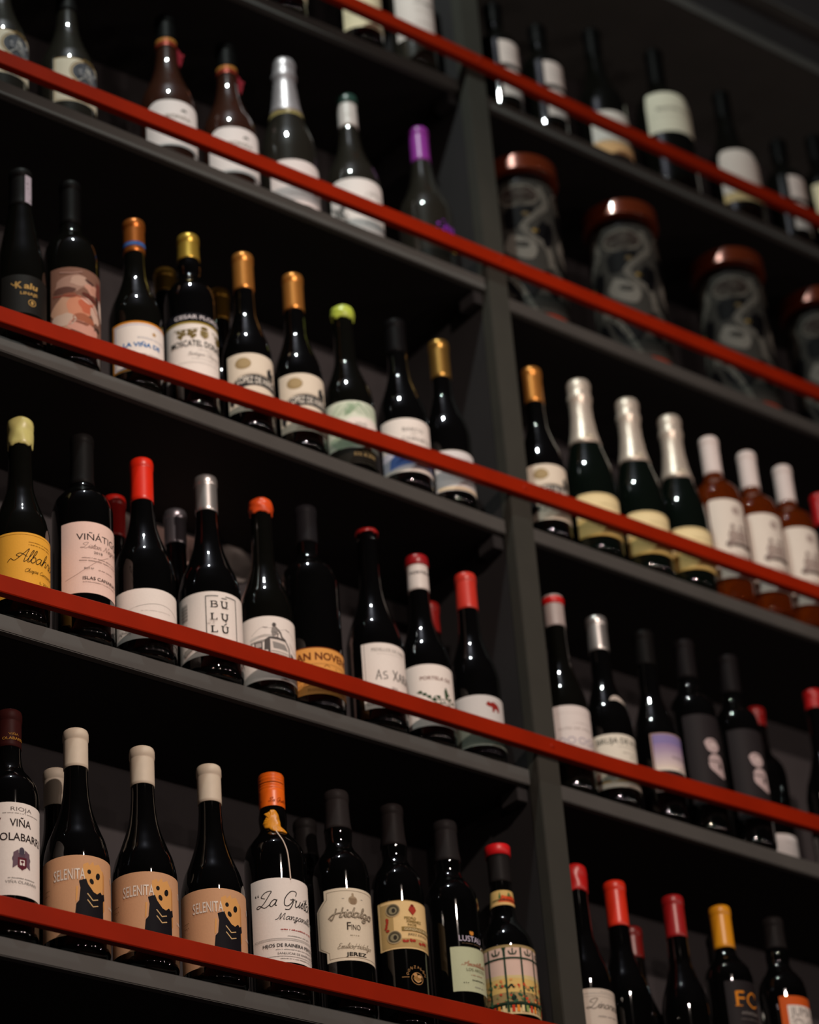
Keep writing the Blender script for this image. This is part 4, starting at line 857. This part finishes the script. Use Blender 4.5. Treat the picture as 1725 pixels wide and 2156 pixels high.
B('wine_bottle', 'L1', -.1930, .070, .3101, .0430, 'burgundy', 'smoke', ('pale2', 'd6ccc8', .247, [('capsule_print', gc, None, .289, None)]), 'smoky bottle with white capsule topped dark green and sketched white label', labs=[(fl, L_greencap(), .12)], extra=green_extra)
B('wine_bottle', 'L1', -.0540, .068, .3071, .0427, 'burgundy', 'smoke', ('tin', '94349c', .239), 'smoky bottle with purple capsule, purple splash print and round gold seal', labs=[('glass_print', A_purple(), .097)])
# --- left bay, top row, seen low down only
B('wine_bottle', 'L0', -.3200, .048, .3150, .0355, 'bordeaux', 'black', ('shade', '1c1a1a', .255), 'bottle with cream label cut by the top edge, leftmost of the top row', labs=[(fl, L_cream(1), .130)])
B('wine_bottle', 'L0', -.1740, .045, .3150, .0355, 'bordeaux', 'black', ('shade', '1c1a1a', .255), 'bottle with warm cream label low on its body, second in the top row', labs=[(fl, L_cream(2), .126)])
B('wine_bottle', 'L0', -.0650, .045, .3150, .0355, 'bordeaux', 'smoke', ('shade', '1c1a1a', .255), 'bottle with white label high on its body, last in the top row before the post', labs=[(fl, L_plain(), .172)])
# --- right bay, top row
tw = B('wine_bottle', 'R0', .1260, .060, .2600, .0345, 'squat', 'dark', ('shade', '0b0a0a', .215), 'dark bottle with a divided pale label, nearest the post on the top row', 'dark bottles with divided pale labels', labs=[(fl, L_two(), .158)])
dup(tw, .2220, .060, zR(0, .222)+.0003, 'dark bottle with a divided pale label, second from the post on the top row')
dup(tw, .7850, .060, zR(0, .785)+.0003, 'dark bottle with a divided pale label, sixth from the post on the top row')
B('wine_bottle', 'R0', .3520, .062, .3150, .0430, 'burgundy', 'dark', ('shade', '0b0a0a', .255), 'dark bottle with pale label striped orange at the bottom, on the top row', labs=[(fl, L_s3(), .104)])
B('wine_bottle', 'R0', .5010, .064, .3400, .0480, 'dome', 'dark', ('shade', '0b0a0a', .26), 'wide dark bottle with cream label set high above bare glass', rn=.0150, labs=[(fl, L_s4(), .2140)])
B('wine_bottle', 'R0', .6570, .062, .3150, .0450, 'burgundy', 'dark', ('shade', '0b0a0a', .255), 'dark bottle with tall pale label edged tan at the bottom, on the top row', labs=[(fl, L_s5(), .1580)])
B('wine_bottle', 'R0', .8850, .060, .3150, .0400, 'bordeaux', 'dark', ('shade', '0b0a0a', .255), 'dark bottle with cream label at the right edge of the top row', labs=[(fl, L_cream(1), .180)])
# --- right bay, third shelf up
dup(lz, .1070, .043, zR(2, .107)+.0005, 'dark bottle with gold capsule and cream ribbon label, just right of the post')
chb = Art().ell(-6, -8, 5, 5, 'a89c88').ell(-6, -8, 3, 3, 'c8bca8')
ch = B('sparkling_wine_bottle', 'R2', .2040, .045, .3270, .0400, 'champagne', 'green', ('foil', 'd8cabc', .205, [('foil_seal', chb, None, .222, None)]), 'sparkling wine bottle with pale foil neck and cream-gold label, leftmost of the three', 'sparkling wine bottles with pale foil necks', rn=.0158, labs=[(fl, L_champ(), .1015)])
dup(ch, .3040, .045, zR(2, .304)+.0005, 'sparkling wine bottle with pale foil neck and cream-gold label, middle of the three')
dup(ch, .3930, .045, zR(2, .393)+.0003, 'sparkling wine bottle with pale foil neck and cream-gold label, rightmost of the three')
wb = B('wine_bottle', 'R2', .4740, .043, .3145, .0378, 'squat', 'amber', ('pale', 'd8cac6', .244), 'amber wine bottle with white capsule and figure label, leftmost of the three', 'amber wine bottles with white capsules', labs=[(fl, L_white(), .1790)])
dup(wb, .5560, .043, zR(2, .556)+.0003, 'amber wine bottle with white capsule and figure label, middle of the three')
dup(wb, .6360, .043, zR(2, .636)+.0003, 'amber wine bottle with white capsule and figure label, rightmost of the three')
B('wine_bottle', 'R2', .7230, .050, .2930, .037, 'burgundy', 'black', ('foilred', 'b01418', .232), 'dark bottle with red capsule at the right edge beside the amber bottles')
# --- right bay, second shelf up
def w1_extra(t, rf):
    bm = bmesh.new(); revolve(bm, [(.3105, .0152), (.311, .0161), (.3200, .0167), (.3214, .0160)]); new_obj('capsule_band', bm, mat('red_band', 'c81414', .4), t, True)['label'] = 'bright red band round the capsule'
B('wine_bottle', 'R3', .1000, .043, .3272, .0345, 'burgundy', 'dark', ('pale2', 'a89a96', .274), 'dark bottle with red-banded grey capsule and white label, just right of the post', labs=[(fl, L_w1(), .1317)], extra=w1_extra)
B('wine_bottle', 'R3', .1810, .043, .3165, .0350, 'burgundy', 'black', ('silver', 'd0ccca', .258), 'dark bottle with silver capsule, shoulder sticker and rocky picture label', labs=[(fl, L_bruja(), .1085), ('shoulder_sticker', A_brujastick(), .176)])
B('wine_bottle', 'R3', .2730, .043, .3200, .0345, 'burgundy', 'black', ('shade', '1a1818', .261), 'dark bottle with small purple and white landscape label', labs=[(fl, L_purplelab(), .1352)])
dk = B('wine_bottle', 'R3', .3550, .043, .3290, .0345, 'squat', 'black', ('shade', '242022', .263), 'dark bottle with charcoal label and pale blotted figure, left of the pair', 'dark bottles with charcoal figure labels', labs=[(fl, L_darkfig(), .189)])
dup(dk, .4440, .043, zR(3, .444)+.0009, 'dark bottle with charcoal label and pale blotted figure, right of the pair')
B('wine_bottle', 'R3', .5760, .125, .3150, .0345, 'bordeaux', 'black', ('foilred', '8c1414', .281), 'dark bottle with short red cap and cream label, set back from the edge', labs=[(fl, L_gold(), .085, 20)])
B('wine_bottle', 'R3', .6230, .043, .3209, .0345, 'burgundy', 'black', ('foilred', 'a81416', .287), 'dark bottle with short red cap at the right edge of the second shelf', labs=[(fl, L_gold(), .1329, 10)])
# --- right bay, lowest visible shelf
B('wine_bottle', 'R4', .0860, .043, .3016, .0345, 'burgundy', 'black', ('wax', 'b81a18', .265), 'dark bottle with red wax cap and pale script label, half hidden by the post', labs=[(fl, L_linaje(), .111)])
B('wine_bottle', 'R4', .1630, .050, .2990, .0340, 'burgundy', 'black', ('tin', 'd83018', .230), 'dark bottle with long bright red capsule, second from the post on the lowest right shelf')
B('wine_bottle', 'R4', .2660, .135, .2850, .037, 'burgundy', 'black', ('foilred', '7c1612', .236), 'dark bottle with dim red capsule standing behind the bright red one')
B('wine_bottle', 'R4', .2645, .043, .2965, .0335, 'burgundy', 'black', ('tin', '98181a', .232), 'dark bottle with dark red capsule, left of the yellow capsule')
B('wine_bottle', 'R4', .3550, .043, .3000, .0340, 'squat', 'black', ('tin', 'd89018', .234), 'dark bottle with amber-yellow capsule and charcoal label of orange letters', labs=[(fl, L_fc(), .1755)])
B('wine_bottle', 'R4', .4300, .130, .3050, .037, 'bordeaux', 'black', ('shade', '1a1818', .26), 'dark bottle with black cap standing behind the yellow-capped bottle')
B('sherry_bottle', 'R4', .4590, .043, .3040, .0345, 'sherry', 'black', ('shade', '2c2828', .254), 'dark bottle with black capsule and orange-framed white scribble label', labs=[(fl, L_juma(), .1724)])
# ------------------------------------------------------------------ patterned storage jars on the right bay
def jar(x, y, z, label):
    t = empty('storage_jar', (x, y, z + ZF), label, 'jar', 'patterned jars with red-brown lids'); R = .057
    bm = bmesh.new(); revolve(bm, [(.001, R*.6), (0, R*.9), (.002, R*1.02), (.016, R*1.04), (.019, R*1.0), (.0195, R*.9)], 72); b = new_obj('base_band', bm, mat('red_base', '8a2a10', .35, noise=.1), t, True); b['label'] = 'red-brown base band'
    bm = bmesh.new(); prof = interp([(.0198, R*.98), (.05, R), (.15, R*1.01), (.25, R*1.0), (.284, R*.97), (.296, R*.93), (.302, R*.90)], 5); revolve(bm, prof, 72); new_obj('glass_body', bm, GLASS['black'], t, True)
    a = Art(); g = '5e5a54'; W2 = 178.8; k = '0b0a0c'
    a.rect(-W2, -262, W2, 0, '33312e'); rn = random.Random(6)
    for n in range(4):
        c = -134 + n*89.4; X = lambda P: [(c + x*1.45, y) for x, y in P]
        a.line(X([(24, -16), (30, -48), (14, -74), (2, -92), (10, -118), (26, -136), (30, -170)]), 12, g, smooth=True)
        a.poly(catmull(X([(-20, -62), (-8, -52), (10, -54), (16, -64), (4, -80), (-6, -96), (-18, -92), (-20, -62)]), 5), k)
        a.poly(catmull(X([(24, -80), (32, -96), (26, -122), (14, -108), (24, -80)]), 5), k)
        a.poly(catmull(X([(-14, -106), (2, -118), (14, -136), (8, -160), (-10, -150), (-22, -130), (-14, -106)]), 5), '6a6660'); a.ell(c-2, -130, 12, 6, k, rot=-20); a.ell(c+20, -104, 5, 3, '8a7038')
        a.poly(catmull(X([(-26, -160), (-10, -166), (6, -180), (16, -210), (0, -236), (-20, -214), (-26, -160)]), 5), k)
        a.line(X([(-28, -170), (-14, -196), (-4, -226), (4, -256)]), 9, '5a5852', smooth=True); a.ell(c+38, -206, 12, 26, k, rot=15); a.ell(c+42, -110, 9, 26, k, rot=-12); a.ell(c+8, -70, 6, 3.6, '7c6a4a')
    for n in range(4):
        c = -134 + n*89.4; a.ell(c, -32, 33, 23, '5e5952', n=36); a.ell(c, -32, 29, 19, '1e0405', n=36)
    rf = rfun_of([(0, R), (0, R), (0, R), (0, R), (0, R), (.0198, R*.98)] + prof[1:])
    wrap('painted_pattern', a, t, rf, .283, 0, None, None, rad=R)
    bm = bmesh.new(); revolve(bm, [(.3025, R*.93), (.3030, R*1.09), (.3036, R*1.112), (.3042, R*1.12), (.3050, R*1.12), (.3295, R*1.12), (.3304, R*1.12), (.3314, R*1.11), (.3320, R*1.08), (.3322, R*.6)], 72); l = new_obj('lid', bm, mat('red_brown_lid', '6a2a12', .25, .3, noise=.12, nscale=8, coat=.4), t, True); l['label'] = 'shiny red-brown lid'
for x, lb in ((.166, 'patterned dark jar with red-brown lid, half hidden behind the post'), (.384, 'patterned dark jar with red-brown lid, second from the post'), (.628, 'patterned dark jar with red-brown lid, third from the post'), (.838, 'patterned dark jar with red-brown lid, cut by the right edge')):
    jar(x, .087, zR(1, x)+.0003, lb)
# ------------------------------------------------------------------ things at the back of the second shelf
t = empty('paper_sheet', (-.39, DEP - .0015, zL(3, -.39) + ZF + .0003), 'pale pink paper sheet standing against the back board behind the silver-capped bottles', 'paper')
bm = bmesh.new(); box(bm, -.068, .036, -.0008, .0008, .0, .375); new_obj('sheet', bm, paper('c8a8a0'), t)
for x, z, lb in ((-.503, .352, 'round grey disc on the back board, behind the red capsule'), (-.312, .354, 'round grey disc on the back board, left of the orange wax top')):
    t = empty('wall_disc', (x, DEP - .004, zL(3, x) + ZF + z), lb, 'disc')
    bm = bmesh.new(); revolve(bm, [(-.0005, .028), (0, .030), (.002, .0305), (.0036, .029), (.003, .024), (.0024, .023), (.0024, .010)], 40)
    for v in bm.verts: v.co = Vector((v.co.x, -v.co.z + .0034, v.co.y))
    bmesh.ops.recalc_face_normals(bm, faces=bm.faces[:]); new_obj('rim', bm, mat('pewter_disc', '8c8480', .4, .3), t, True)
